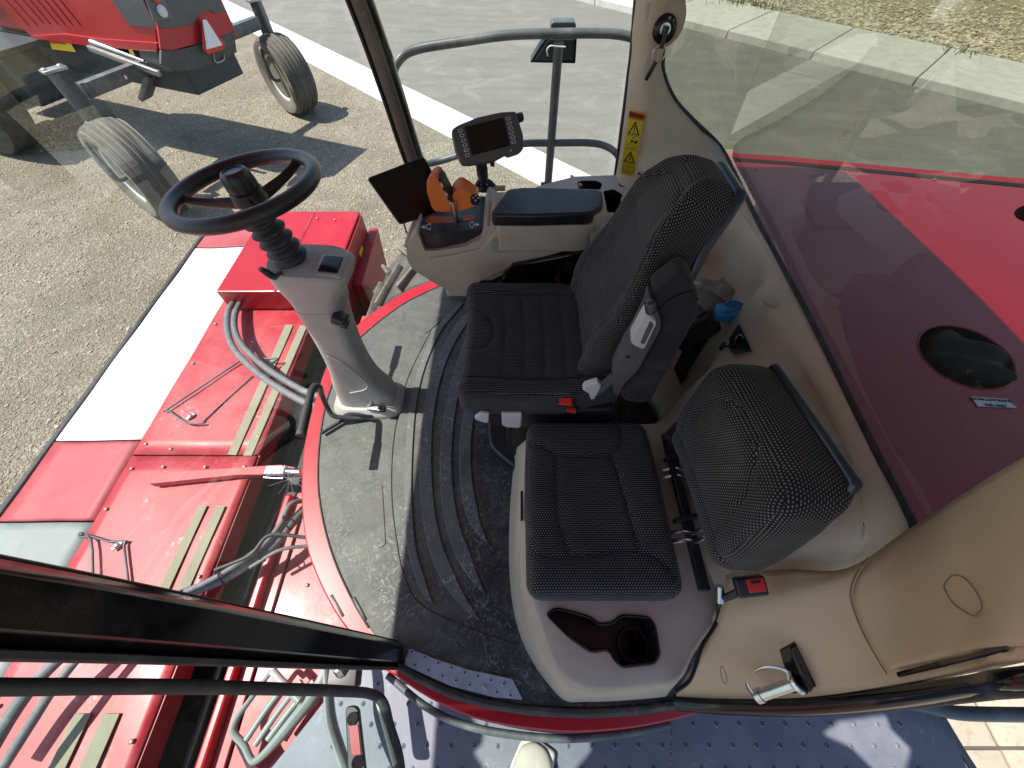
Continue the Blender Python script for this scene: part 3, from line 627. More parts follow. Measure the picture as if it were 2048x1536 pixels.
# lower structure between deck and cab
box('cross_beam', -1.30, -1.20, -2.6, 3.0, -.72, -.62, DARK, hd, .01)
box('lower_tray', -1.50, -1.12, -2.6, 3.0, -.98, -.94, DARK, hd, .01)
box('red_rail', -1.135, -1.10, -2.2, .62, -.47, -.40, REDC, hd, .01)
box('red_rail_flange', -1.098, -1.05, -2.2, .64, -.46, -.445, RED, hd, .003)
box('rear_panel', -1.048, -.42, -1.9, 1.9, -.50, -.462, RED, hd, .006)
for x, y in ((-.93, .22), (-.80, .18), (-.76, .34)): inst(BO, Matrix.Translation((x, y, -.459)), hd)
for x0 in (-1.28, -1.20): tube('hydraulic_line', [(x0, -2.4, -.60), (x0, .3, -.60), (x0 + .02, .8, -.64), (x0, 2.6, -.62)], .018, DARK, hd)
box('inner_guard', -1.33, -1.30, .1, 1.7, -.9, -.6, DARK, hd, .004)

# hoses
def hose(name, pts, r, label, m=HOSE):
    o = tube(name, [Q(*p[:2], z=p[2]) for p in pts], r, m, n=8); tag(o, label, 'hose', 'hydraulic hoses over the header'); return o
hose('hydraulic_hose', [(470, 600, -.36), (457, 622, -.33), (455, 660, -.31), (470, 700, -.30), (520, 750, -.26), (590, 795, -.24), (650, 822, -.25)], .018, 'left of two grey hoses curving from the red gearbox cover to the cab')
hose('hydraulic_hose', [(481, 604, -.36), (470, 630, -.33), (471, 665, -.31), (492, 700, -.30), (535, 738, -.26), (600, 778, -.24), (655, 800, -.25)], .018, 'right of two grey hoses curving from the red gearbox cover to the cab')
hose('hydraulic_hose', [(300, 1225, -.35), (350, 1195, -.33), (450, 1155, -.32), (540, 1095, -.31), (580, 1050, -.32), (612, 1015, -.38)], .022, 'thick lowest grey hose of the bundle crossing the deck below the lift arm')
hose('hydraulic_hose', [(310, 1210, -.31), (360, 1188, -.29), (440, 1150, -.28), (520, 1095, -.27), (560, 1050, -.28), (580, 1010, -.30), (610, 1000, -.36)], .012, 'thin upper grey hose strapped along the hose bundle')
hose('hydraulic_hose', [(430, 1140, -.27), (500, 1110, -.26), (540, 1070, -.26), (612, 1075, -.30)], .008, 'thin cable branching off the hose bundle to the cab floor rim', DKST)
hose('hydraulic_hose', [(500, 1135, -.29), (560, 1100, -.28), (615, 1092, -.32)], .008, 'pale thin hose branching under the hose bundle')
hose('hydraulic_hose', [(-40, 1536, -.30), (30, 1420, -.28), (90, 1345, -.26), (160, 1290, -.26), (300, 1230, -.30)], .022, 'grey hose at the lower left corner seen through the open door glass')
hose('hydraulic_hose', [(-10, 1560, -.30), (60, 1450, -.28), (120, 1360, -.26), (190, 1290, -.26), (330, 1222, -.31)], .016, 'pale grey inner hose seen through the open door glass')

for px_, py_ in ((447, 1152), (522, 1108), (575, 1045), (372, 1196)):
    c = Q(px_, py_, z=-.295); dd_ = (Q(px_ + 10, py_ - 6, z=-.295) - c).normalized()
    tube('cable_tie', [c + (dd_.orthogonal().normalized() * math.cos(a) + dd_.cross(dd_.orthogonal()).normalized() * math.sin(a)) * .036 for a in np.linspace(0, 6.283, 13)[:-1]], .003, INK, hd, closed=True, n=1, sides=6)

# this machine's drive wheel under the console
dt = thing('drive_wheel', (-.2, 2.2, GZ), 'dusty lugged front drive tyre below the armrest console', 'wheel')
c = Vector((-.31, 2.10, -.84)); Y = Vector((0, 1, 0))
lathe('tyre', [(.42, -.2), (.5, -.27), (.70, -.28), (.75, -.24), (.76, 0), (.75, .24), (.70, .28), (.5, .27), (.42, .2)], frame(c, (1, 0, 0), za=Y), TYRE, dt, sides=56)
lathe('rim', [(.05, -.05), (.3, -.05), (.42, -.2), (.42, .2), (.3, .05), (.05, .05)], frame(c, (1, 0, 0), za=Y), WHRIM, dt, sides=32)
LG = Src('lug', *rbox((.31, .026, .05), .008, (1, 1, 1), 1), LUG)
for i in range(44):
    a = 2 * math.pi * i / 44; s = 1 if i % 2 else -1
    rad = Vector((math.cos(a), 0, math.sin(a))); tan = Vector((-math.sin(a), 0, math.cos(a)))
    inst(LG, frame(c + rad * .775 + Y * .12 * s, (Y * s + tan * .75).normalized(), za=rad), dt)

# ================================================================== CAB
cab = thing('cab', (0.1, .75, 0), 'glazed cab shell with rubber floor mat and beige trim around both seats', 'cab')
mat_px = [(884, 570), (845, 588), (800, 612), (735, 662), (690, 712), (657, 790), (641, 870), (636, 960), (646, 1040), (668, 1118), (700, 1190), (738, 1256), (775, 1300), (800, 1322), (860, 1360), (950, 1392), (1040, 1410), (1122, 1414)]
edge = smooth_path([Q(x, y, z=0) for x, y in mat_px], 3)
back = [Vector((.62, -.155, 0)), Vector((.80, -.10, 0)), Vector((.84, .75, 0)), Vector((.84, 1.62, 0)), Vector((.2, 1.68, 0)), Vector((-.2, 1.70, 0))]
prism('floor_mat', edge + back, (0, 0, -.02), FLOORM, cab, smooth=30, bevel=.004)
rim_px = [(895, 552), (845, 568), (795, 592), (725, 640), (668, 700), (636, 780), (610, 880), (602, 980), (610, 1080), (632, 1150), (668, 1222), (712, 1282), (755, 1330), (790, 1352), (860, 1398), (950, 1438), (1050, 1458), (1150, 1466), (1260, 1458), (1360, 1438), (1440, 1412), (1480, 1388)]
rim = smooth_path([Q(x, y, z=-.035) for x, y in rim_px], 3)
prism('floor_rim', rim + [Vector((.82, -.05, -.035)), Vector((.86, 1.66, -.035)), Vector((-.2, 1.76, -.035))], (0, 0, -.05), REDC, cab, smooth=30, bevel=.006)
box('floor_frame', -.55, .82, .0, 1.6, -.35, -.09, DKST, cab, .02)
# door sill seal
sill = [Q(x, y, z=.004) for x, y in [(790, 1325), (830, 1352), (900, 1385), (980, 1408), (1080, 1422), (1180, 1426), (1280, 1420), (1380, 1403), (1480, 1380)]]
tube('door_seal', sill, .014, RUB, cab, sq=.8); prism('door_seal_band', [p + Vector((0, 0, -.003)) for p in sill] + [p + Vector((0, -.014, -.006)) for p in sill[::-1]], (0, 0, -.03), RUB, cab, smooth=40, bevel=.003)
lt = [Q(x, y, z=-.10) for x, y in [(775, 1350), (850, 1412), (930, 1450), (1030, 1470), (1130, 1477), (1240, 1468), (1340, 1448)]]
tube('rim_tube', lt, .011, GREY, cab)
# raised wear strips moulded in the mat
def strip_px(mid, w, name='mat_rib'):
    P = smooth_path([Q(x, y, z=.009) for x, y in mid], 4); n = len(P); L = []; Rr = []
    for i, p in enumerate(P):
        t = (P[min(i + 1, n - 1)] - P[max(i - 1, 0)]).normalized(); q = Vector((-t.y, t.x, 0)); tt = min(1, (n - 1 - i) / 5, (i + 1) / 3)
        L.append(p + q * w * .5 * tt + t * 0); Rr.append(p - q * w * .5 * (tt ** .5))
    return prism(name, L + Rr[::-1], (0, 0, -.010), RIBM, cab, smooth=30, bevel=.003)
strip_px([(925, 605), (880, 655), (845, 730), (826, 810), (818, 900), (816, 1000), (824, 1100), (846, 1170), (866, 1208)], .030)
strip_px([(940, 625), (905, 675), (876, 740), (858, 820), (851, 900), (854, 1000), (870, 1090), (905, 1170), (960, 1242)], .050)
strip_px([(945, 660), (925, 720), (906, 790), (894, 870), (892, 960), (905, 1050), (934, 1125), (972, 1190)], .050)
strip_px([(960, 740), (944, 800), (932, 870), (931, 950), (946, 1030), (978, 1090)], .050)
tube('mat_groove', [Q(x, y, z=.001) for x, y in [(862, 660), (820, 745), (800, 810), (786, 890), (783, 980), (790, 1060), (808, 1150), (850, 1215), (1000, 1280), (1040, 1290)]], .0022, RUB, cab)
prism('mat_pad', rnd([Q(x, y, z=.003) for x, y in [(742, 972), (765, 968), (772, 1090), (754, 1098)]], .012), (0, 0, -.009), FLOORM, cab, bevel=.003)
prism('mat_pad', rnd([Q(x, y, z=.004) for x, y in [(835, 655), (868, 628), (884, 640), (850, 668)]], .02), (0, 0, -.006), FLOORM, cab, bevel=.002)
for a, b in (((707, 1195), (731, 1240)), ((662, 1190), (686, 1233))):
    p, q = Q(*a, z=.003 if a[0] > 700 else -.033), Q(*b, z=.003 if a[0] > 700 else -.033); beam('slot', p, q, .008, .002, INK, cab, .0)
# tread plate
tp = prism('tread_plate', rnd([Q(x, y, z=.010) for x, y in [(818, 1297), (870, 1318), (940, 1340), (1025, 1358), (1046, 1400), (985, 1394), (900, 1372), (808, 1330)]], .006), (0, 0, -.008), TREAD, cab, bevel=.001)
for i in range(8):
    for j, (ax_, ay, bx, by) in enumerate([(824, 1303, 1008, 1367), (830, 1330, 1021, 1390)]):
        if i == 7 and j == 0 and False: continue
        x, y = ax_ + (bx - ax_) * i / 7, ay + (by - ay) * i / 7 + 5 * math.sin(math.pi * i / 7)
        lathe('tread_bump', [(.0075, 0), (.0065, .0022), (.0028, .003), (.0024, -.0006), (0, -.0006)], Matrix.Translation(Q(x, y, z=.010)), TREAD, tp, sides=10); lathe('bump_hole', [(.0030, .0031), (0, .0031)], Matrix.Translation(Q(x, y, z=.010)), INK, tp, sides=8)
for x, y in ((815, 1316), (970, 1374)): inst(BOLT, Matrix.Translation(Q(x, y, z=.0101)) @ Matrix.Scale(.8, 4), tp, name='bolt')

# ---- front posts
Lp = [Vector((-.385, -.028, -.02)), Vector((-.41, -.005, .45)), Vector((-.465, .025, 1.0)), Vector((-.53, .045, 1.45)), Vector((-.58, .06, 1.74))]
def post(name, pts, wx, wy, m, n=8, **k):
    P = smooth_path(pts, n); V = []; F = []; cs = [(-.5, -.3), (-.3, -.5), (.3, -.5), (.5, -.3), (.5, .3), (.3, .5), (-.3, .5), (-.5, .3)]
    for i, p in enumerate(P):
        for a, b in cs: V.append(p + Vector((a * wx, b * wy, 0)))
    for i in range(len(P) - 1):
        for s in range(8): F.append([i * 8 + s, i * 8 + (s + 1) % 8, i * 8 + 8 + (s + 1) % 8, i * 8 + 8 + s])
    F += [list(range(8)), list(range(len(V) - 8, len(V)))]
    return mesh(name, V, F, m, cab, smooth=50, **k)
post('front_pillar', Lp, .078, .064, BLKG)
post('pillar_seal', [p + Vector((.0, .033, 0)) for p in Lp], .03, .010, RUB)
post('pillar_seal', [p + Vector((.012, -.037, 0)) for p in Lp], .04, .010, RUB)
PB = mat('weathered_pillar', (.10, .085, .07), .45, dust=.6, dscale=8, dustc=(.26, .22, .17), dlo=.4, dhi=.7, scr=.3)
ra, rb_ = Q(826, 318, y=1.60), Q(718, 0, y=1.60)
Rp = [ra + (ra - rb_) * 1.0 + Vector((.12, 0, 0)), ra + (ra - rb_) * .4 + Vector((.02, 0, 0)), ra, ra.lerp(rb_, .5) + Vector((.003, 0, 0)), rb_, rb_ + (rb_ - ra) * 1.0 + Vector((-.03, 0, 0))]
Rp[0].z = .0
post('front_pillar', Rp, .048, .05, PB)
post('pillar_seal', [p + Vector((-.030, .0, 0)) for p in Rp], .012, .05, RUB); post('pillar_seal', [p + Vector((.032, .01, 0)) for p in Rp], .016, .03, BLKG)

# ---- glass
fr = [p for p in smooth_path([Q(x, y, z=-.004) for x, y in [(884, 568), (799, 609), (733, 659), (688, 710), (655, 789), (639, 870), (634, 961), (644, 1041), (666, 1119), (698, 1192), (736, 1258), (770, 1302)]], 3)]
top = [Vector((p.x - .17, .80 + (p.y - .80) * .96, 1.66)) for p in fr]; midr = [Vector((p.x - .11, .8 + (p.y - .8) * .99, .85)) for p in fr]
nfr = len(fr); rows = [[a, a.lerp(b, .5) + Vector((-.015, 0, 0)), b, b.lerp(c, .5) + Vector((-.01, 0, 0)), c] for a, b, c in zip(fr, midr, top)]
surf('windscreen', rows, G_FRONT, cab, sub=2, th=None)
tube('windscreen_seal', [p + Vector((0, 0, .001)) for p in edge[:-18]], .0035, RUB, cab, sm=False)
mesh('side_window', [(-.36, 1.63, .2), (.43, 1.66, .2), (.36, 1.63, 1.68), (-.52, 1.60, 1.68)], [[0, 1, 2, 3]], G_SIDE, cab, smooth=0)
# ---- roof
rf = prism('roof', rnd([(-1.35, -.12, 1.70), (.80, -.12, 1.70), (.845, .4, 1.70), (.845, 1.0, 1.70), (.79, 1.78, 1.70), (-1.35, 1.78, 1.70)], .10, 6), (0, 0, .16), REDC, cab, bevel=.03)
sh_ = Vector((-1.092, .045, 0))
def up_(pxs): return [Vector(((Q(x, y, z=-.25) + sh_).x, (Q(x, y, z=-.25) + sh_).y, 1.72)) for x, y in pxs]
V, F = fillholed([Vector(p) for p in ((-1.35, -.124, 1.72), (-1.35, -.95, 1.72), (.80, -.95, 1.72), (.80, -.124, 1.72))], [up_([(1644, 1468), (1674, 1443), (1774, 1430), (1784, 1458), (1824, 1498), (1809, 1560), (1749, 1545), (1699, 1493)]), up_([(938, 1425), (1180, 1462), (1185, 1500), (1120, 1580), (1020, 1680), (985, 1600), (962, 1530), (945, 1505), (962, 1488), (965, 1465), (950, 1448)])])
mesh('added_shade_sheet', V, F, REDC, cab, smooth=0, solid=.02)  # unseen sheet added to shade the platform; holes let sun patches through
prism('headliner', rnd([(-.60, .02, 1.66), (.72, .02, 1.66), (.72, 1.58, 1.66), (-.60, 1.58, 1.66)], .1, 6), (0, 0, .035), BEIGE, cab, bevel=.01)

# ---- right rear pillar trim
def S3(*a): return a
rowsP = [
 [Vector((.36, 1.62, 1.69)), Vector((.42, 1.58, 1.69)), Vector((.50, 1.60, 1.69))],
 [Q(1277, 0, y=1.62), Q(1310, 0, y=1.575), Q(1368, 0, y=1.60)],
 [Q(1268, 105, y=1.62), Q(1294, 105, y=1.575), Q(1322, 105, y=1.60)],
 [Q(1262, 150, y=1.62), Q(1290, 150, y=1.575), Q(1322, 150, y=1.60)],
 [Q(1255, 205, y=1.62), Q(1298, 205, y=1.57), Q(1346, 205, y=1.60)],
 [Q(1247, 262, y=1.62), Q(1310, 262, y=1.56), Q(1388, 250, y=1.59)],
 [Q(1240, 315, y=1.62), Q(1322, 315, y=1.53), Q(1436, 297, y=1.58)],
 [Q(1232, 370, y=1.61), Q(1340, 390, y=1.40), Q(1470, 362, z=.77)],
 [Q(1225, 420, y=1.60), Q(1345, 460, y=1.25), Q(1507, 440, z=.77)]]
surf('pillar_trim', rowsP, BEIGE, cab, sub=4, th=.02)
tube('pillar_edge', [r[0] + Vector((-.004, .01, 0)) for r in rowsP[1:8]], .010, BLK, cab)
wl = [r[2] for r in rowsP[2:]] + [Q(x, y, z=.77) for x, y in [(1555, 530), (1602, 618), (1650, 715), (1700, 818), (1760, 940), (1822, 1062), (1870, 1160)]]
tube('window_seal', [p + Vector((.006, .004, .004)) for p in wl], .009, RUB, cab, n=3)
# ignition switch housing
hs = prism('switch_housing', rnd([Q(x, y, y=1.57) for x, y in [(1292, 0), (1374, 0), (1374, 38), (1362, 72), (1335, 98), (1290, 104), (1288, 60)]], .02), (0, .03, 0), BEIGE2, cab, bevel=.008)
cI = Q(1329, 58, y=1.565); Yn = Vector((0, -1, .12)).normalized(); MI = frame(cI, (1, 0, 0), za=Yn)
lathe('ignition_ring', [(.036, -.004), (.036, .004), (.031, .009), (.022, .010), (.020, .004), (0, .004)], MI, BLKG, hs, sides=28)
lathe('ignition_barrel', [(.017, .004), (.016, .010), (.0, .0105)], MI, ZINC, hs, sides=24)
for s, (dx, dz) in zip('OI', ((.004, .028), (.018, .022))): text('switch_mark', s, cI + Vector((dx, -.012, dz)), (1, 0, 0), (0, .12, 1), .010, WHT, hs)
ky = thing('ignition_key', cI, 'black key with split ring turned in the ignition switch on the right pillar', 'key')
beam('key_blade', cI + Vector((.001, -.022, .012)), cI + Vector((-.006, -.034, -.038)), .009, .012, BLK, ky)
beam('key_fob', cI + Vector((-.012, -.034, -.070)), cI + Vector((-.030, -.034, -.118)), .008, .012, BLK, ky)
kc = cI + Vector((-.007, -.031, -.052)); tube('split_ring', [kc + Vector((math.cos(a) * .020, 0, math.sin(a) * .022)) for a in np.linspace(0, 2 * math.pi, 18)[:-1]], .0016, ZINC, ky, closed=True, n=2, sides=6)

# warning decal strip on the pillar
def quad(A, B, C_, D_):
    A, B, C_, D_ = map(Vector, (A, B, C_, D_))
    return lambda u, v, o=0: A.lerp(B, u).lerp(D_.lerp(C_, u), v) + (B - A).cross(D_ - A).normalized() * o
dq = quad(Q(1259, 220, y=1.565), Q(1289, 227, y=1.555), Q(1268, 353, y=1.545), Q(1241, 347, y=1.560))
sgn = 1 if (dq(.5, .5, .01) - EYE).length < (dq(.5, .5, 0) - EYE).length else -1
dec = mesh('warning_decal', [dq(0, 0), dq(1, 0), dq(1, 1), dq(0, 1)], [[0, 1, 2, 3]], YEL, cab, smooth=0, solid=.0015)
def dp(pts, m, o, name='decal_mark', par=None): return mesh(name, [dq(u, v, o * sgn) for u, v in pts], [list(range(len(pts)))], m, par or dec, smooth=0)
dp([(.02, .01), (.98, .01), (.98, .095), (.02, .095)], DRED, .0016)
xa = (dq(1, 0) - dq(0, 0)).normalized(); ya = (dq(0, 0) - dq(0, 1)); za = xa.cross(ya).normalized(); ya = za.cross(xa)
text('decal_lettering', 'WARNING', dq(.56, .055, .0022 * sgn), xa, ya, .0125, INK, dec, bold=.0003)
def line(a, b, wv, m=INK, o=.0020, par=None):
    A, B = dq(*a, o * sgn), dq(*b, o * sgn); d = (B - A).normalized(); n = d.cross(za).normalized() * wv / 2
    return mesh('decal_mark', [A - n, B - n, B + n, A + n], [[0, 1, 2, 3]], m, par or dec, smooth=0)
def tri_(v0, v1):
    dp([(.5, v0), (.90, v1), (.10, v1)], INK, .0018); dp([(.5, v0 + .042), (.76, v1 - .015), (.24, v1 - .015)], YEL, .0022)
for v in (.105, .35, .565, .79): line((.02, v), (.98, v), .0014)
tri_(.13, .33); dp([(.46, .20), (.54, .20), (.52, .275), (.48, .275)], INK, .0026); dp([(.46, .285), (.54, .285), (.54, .302), (.46, .302)], INK, .0026)
dp([(.46, .37), (.62, .37), (.62, .385), (.46, .385)], INK, .002); dp([(.38, .42), (.5, .405), (.52, .43), (.70, .43), (.74, .405), (.84, .42), (.82, .455), (.7, .46), (.66, .445), (.52, .445), (.46, .46), (.38, .45)], INK, .002)
for p in (((.12, .50), (.5, .47)), ((.5, .47), (.9, .50)), ((.9, .50), (.8, .545)), ((.8, .545), (.3, .54)), ((.3, .54), (.12, .50)), ((.35, .49), (.7, .53))): line(*p, .0012)
tri_(.585, .775); dp([(.47, .66), (.56, .65), (.54, .70), (.58, .74), (.44, .74), (.48, .70)], INK, .0026)
for p in (((.14, .84), (.14, .94)), ((.14, .84), (.34, .83)), ((.34, .83), (.5, .85)), ((.5, .85), (.5, .955)), ((.5, .85), (.68, .83)), ((.68, .83), (.87, .84)), ((.87, .84), (.87, .94)), ((.14, .94), (.34, .93)), ((.34, .93), (.5, .955)), ((.5, .955), (.68, .93)), ((.68, .93), (.87, .94))): line(*p, .0013)
wq = [Q(x, y, y=1.50) for x, y in [(1272, 342), (1283, 342), (1296, 350), (1299, 360), (1290, 364), (1280, 354), (1269, 351)]]
wl_ = plane_poly('white_warning_label', wq, WHT, cab, solid=.001)
dq0 = dq; A_, B_ = Q(1273, 346, y=1.497), Q(1296, 356, y=1.497)
for k in range(4):
    o_ = Vector((0, -.0005, -.0035 * k + .004)); a_, b_ = A_.lerp(B_, .38) + o_, A_.lerp(B_, .9) + o_
    mesh('label_line', [a_, b_, b_ + Vector((0, 0, .0012)), a_ + Vector((0, 0, .0012))], [[0, 1, 2, 3]], mat('label_blue', (.08, .13, .35), .5) if k == 0 else INK, wl_ if k < 0 else cab, smooth=0)
mesh('label_mark', [Q(1274, 349, y=1.497), Q(1282, 350, y=1.497), Q(1280, 343, y=1.497)], [[0, 1, 2]], INK, cab, smooth=0)

# ---- rear ledge and back wall
L0 = [p for p in [Q(1470, 362, z=.77), Q(1507, 440, z=.77), Q(1555, 530, z=.77), Q(1602, 618, z=.77), Q(1650, 715, z=.77), Q(1700, 818, z=.77), Q(1760, 940, z=.77), Q(1822, 1062, z=.77), Q(1835, 1100, z=.735)]]
L1 = [Q(1420, 420, z=.765), Q(1478, 448, z=.765), Q(1530, 530, z=.765), Q(1545, 590, z=.76), Q(1592, 690, z=.755), Q(1640, 780, z=.75), Q(1695, 890, z=.75), Q(1740, 1010, z=.75), Q(1730, 1130, z=.655)]
L2 = [Q(1410, 450, z=.74), Q(1470, 470, z=.74), Q(1508, 560, z=.73), Q(1505, 610, z=.72), Q(1530, 690, z=.70), Q(1590, 790, z=.70), Q(1640, 900, z=.70), Q(1690, 1040, z=.70), Q(1650, 1160, z=.585)]
L2 = [p + Vector((-.012, 0, -.17)) if i < 3 else p for i, p in enumerate(L1[:3] + L2[3:])]
L3 = [Vector((.60, 1.40, .5)), Vector((.60, 1.25, .48)), Vector((.58, 1.1, .46)), Q(1420, 720, z=.45), Q(1370, 790, z=.42), Q(1330, 850, z=.40), Vector((.44, .42, .40)), Vector((.47, .20, .42)), Vector((.49, .05, .42))]
L4 = [Vector((p.x - .02, p.y, .2)) for p in L3]; L5 = [Vector((p.x - .03, p.y, -.02)) for p in L3]
RT = surf('rear_trim', [L0, L1, L2, L3, L4, L5], BEIGE, cab, sub=4, th=.012)
RTB = bvh_of(RT)
hp_, hn_ = hit(RTB, 1541, 606, .006); lathe('trim_cap', [(.021, 0), (.021, .003), (.018, .0045), (0, .005)], frame(hp_, (0, 1, 0), za=hn_), BEIGE2, cab, sides=24)
# grille and socket panel on the back wall
gpx = [(1354, 735), (1367, 768), (1424, 678), (1408, 655), (1385, 672)]
gp = [hit(RTB, x, y, .015)[0] for x, y in gpx]; gr = prism('speaker_grille', gp, (.003, .003, -.003), INK, cab, smooth=0)
for i in range(6):
    for j in range(9):
        x, y = 1361 + j * 5.6 + i * 1.9, 742 - j * 8.6 + i * 4.6
        if not (i < 5 and 1356 < x < 1420): continue
        q4 = [hit(RTB, x + a_, y + b_, .0165)[0] for a_, b_ in ((-1.6, -2.4), (.9, -2.0), (1.6, 2.4), (-.9, 2.0))]
        mesh('grille_slot', q4, [[0, 1, 2, 3]], DKGR, gr, smooth=0)
sp_ = prism('socket_plate', [hit(RTB, x, y, .016)[0] for x, y in [(1489, 648), (1512, 705), (1478, 713), (1468, 700), (1470, 678)]], (.002, .002, -.004), BLK, cab, smooth=0, bevel=.001)
hp_, hn_ = hit(RTB, 1490, 682, .018); Ms = frame(hp_, (0, 1, 0), za=hn_)
lathe('socket_ring', [(.014, -.001), (.0160, .003), (.0135, .004), (.0125, .001), (0, .001)], Ms, ZINC, sp_, sides=24)
lathe('socket_bore', [(.0122, .0015), (0, .0015)], Ms, INK, sp_, sides=24)
cp_, cn_ = hit(RTB, 1454, 697, .014)
tube('socket_cap_strap', [hit(RTB, x, y, .019)[0] for x, y in ((1480, 694), (1470, 696), (1460, 697))], .0035, BLK, sp_)
lathe('socket_cap', [(.014, -.003), (.014, .004), (.009, .007), (0, .007)], frame(cp_, (1, 0, 0), za=cn_), BLK, sp_, sides=16)
# rear window
mesh('rear_window', [wl[-1] + Vector((.01, -.1, 0)), Vector((.83, 1.60, .765)), Vector((.80, 1.60, 1.70)), Vector((.74, -.05, 1.70))], [[0, 1, 2, 3]], G_REAR, cab, smooth=0)
mesh('rear_quarter_window', [Vector((.832, 1.60, .765)), Vector((.44, 1.655, .765)), Vector((.47, 1.65, 1.70)), Vector((.80, 1.60, 1.70))], [[0, 1, 2, 3]], G_REAR, cab, smooth=0)

# ---- left rear pillar (close to the camera)
A = [Q(1352, 1388, z=.16), Q(1450, 1393, z=.26), Q(1600, 1392, z=.44), Q(1780, 1372, z=.64), Q(1950, 1340, z=.84), Q(2060, 1318, z=.96), Vector((.70, .015, 1.15)), Vector((.705, .035, 1.72))]
B = [Q(1395, 1320, z=.34), Q(1480, 1300, z=.42), Q(1610, 1280, z=.54), Q(1790, 1250, z=.70), Q(1950, 1215, z=.88), Q(2070, 1190, z=.99), Vector((.69, .08, 1.18)), Vector((.70, .11, 1.72))]
C_ = [Q(1440, 1225, z=.47), Q(1520, 1215, z=.54), Q(1650, 1180, z=.64), Q(1800, 1130, z=.76), Q(1950, 1075, z=.92), Q(2080, 1030, z=1.01), Vector((.70, .17, 1.20)), Vector((.71, .19, 1.72))]
D_ = [Q(1455, 1150, z=.50), Q(1580, 1140, z=.60), Q(1700, 1140, z=.68), Q(1815, 1068, z=.775), Q(1940, 990, z=.90), Q(2060, 918, z=1.00), Vector((.74, .255, 1.22)), Vector((.75, .27, 1.72))]
CP = surf('corner_pillar_trim', [A, B, C_, D_], TAN, cab, sub=5, th=.012)
low = [Vector((p.x, p.y - .004, p.z - .03)) for p in A]
tube('door_frame', [Vector((p.x + .004, p.y - .018, p.z - .014)) for p in A], [.020, .020, .018, .016, .013, .012, .012, .014], BLKG, cab, sq=1.0)
tube('door_frame_seal', [Vector((p.x + .008, p.y - .030, p.z - .026)) for p in A], .007, RUB, cab)
CPB = bvh_of(CP)
cc = smooth_path([Q(1722, 1200, z=.70), Q(1706, 1160, z=.692), Q(1702, 1180, z=.695)], 1)
ov = [Q(x, y, z=.622 + (y - 1160) * -.00042 + (x - 1700) * .0007) for x, y in []]
def on_pillar(px, py, off=.007):
    p, n = hit(CPB, px, py, off); return p if p is not None else Q(px, py, z=.7)
def pil_tube(name, pxs, r, m, off=.003, **k):
    P = []
    for x, y in pxs:
        P.append(on_pillar(x, y, .006 + off * .5))
    return tube(name, P, r, m, cab, **k)
pil_tube('panel_seam', [(1742, 1120), (1712, 1150), (1702, 1185), (1712, 1225), (1735, 1275), (1762, 1320), (1782, 1350)], .0010, TSEAM, .001)
def pil_cap(px, py, r):
    p, n = hit(CPB, px, py, .006); q = on_pillar(px + 30, py, .006)
    lathe('trim_cap', [(r, -.006), (r, .004), (r * .94, .0055), (0, .006)], frame(p, (q - p), za=n), TAN, cab, sides=32)
seam_ = [Vector((x, y)) for x, y in ((1762, 1122), (1724, 1150), (1708, 1188), (1718, 1228), (1740, 1275), (1766, 1318), (1785, 1343))]
right_ = [Vector((2110, 905)).lerp(Vector((2110, 1282)), k / 6) for k in range(7)]
rr_ = []
for a_, b_ in zip(seam_, right_):
    row = []
    for k in range(9):
        q_ = a_.lerp(b_, k / 8); h_, n_ = hit(CPB, q_.x, q_.y, .004 if k == 0 else .010); row.append(h_ if h_ is not None else row[-1])
    rr_.append(row)
surf('pillar_panel', rr_, TAN, cab, sub=3, th=.010)
tube('cap_outline', [hit(CPB, *p, .0162)[0] for p in ((1917, 1175), (1932, 1157), (1957, 1161), (1987, 1190), (2001, 1223), (1994, 1239), (1979, 1241), (1939, 1215), (1921, 1190))], .0007, TSEAM, cab, closed=True, sides=6)
tube('cap_outline', [hit(CPB, *p, .0062)[0] for p in ((1441, 1329), (1446, 1330), (1453, 1347), (1453, 1360), (1448, 1361), (1442, 1347))], .0007, TSEAM, cab, closed=True, sides=6)
prism('latch_slot', [hit(CPB, x, y, .011)[0] for x, y in ((1810, 1350), (1900, 1330), (2040, 1300), (2040, 1309), (1905, 1339), (1812, 1357))], (0, .002, -.002), BLKG, cab, smooth=0)

# door striker / hinge bolt with retaining ring
stk = thing('door_striker', Q(1600, 1330, z=.42), 'chrome door striker pin with curved clip on a black bracket', 'striker')
def so_(px, py, o=.008): return hit(CPB, px, py, o)[0]
prism('bracket_base', [so_(*p) for p in ((1562, 1296), (1592, 1280), (1637, 1370), (1590, 1384))], (.0, .006, -.008), BLKG, stk, bevel=.001, smooth=0)
fl_ = [so_(1594, 1284, .008), so_(1634, 1368, .008), so_(1634, 1368, .030), so_(1594, 1284, .030)]
prism('bracket_flange', fl_, (so_(1580, 1290) - so_(1594, 1284)).normalized() * .010, BLKG, stk, bevel=.002, smooth=0)
b0, b1 = so_(1608, 1346, .030), so_(1524, 1356, .050)
dz_ = (b1 - b0).normalized(); Mb = frame(b0, dz_.orthogonal(), za=dz_); Lb = (b1 - b0).length
lathe('striker_pin', [(.019, -.002), (.021, .0), (.021, .006), (.015, .008), (.014, .014), (.0115, .016), (.0115, Lb * .86), (.014, Lb * .87), (.014, Lb), (.012, Lb + .002), (0, Lb + .002)], Mb, ZINC, stk, sides=28)
V = []; ring = smooth_path([so_(1588, 1336, .04), so_(1574, 1304, .05), so_(1530, 1291, .055), so_(1500, 1300, .055), so_(1496, 1322, .055), so_(1512, 1345, .055)], 5)
for p in ring: V += [p + Vector((0, .003, .006)), p - Vector((0, .003, .006))]
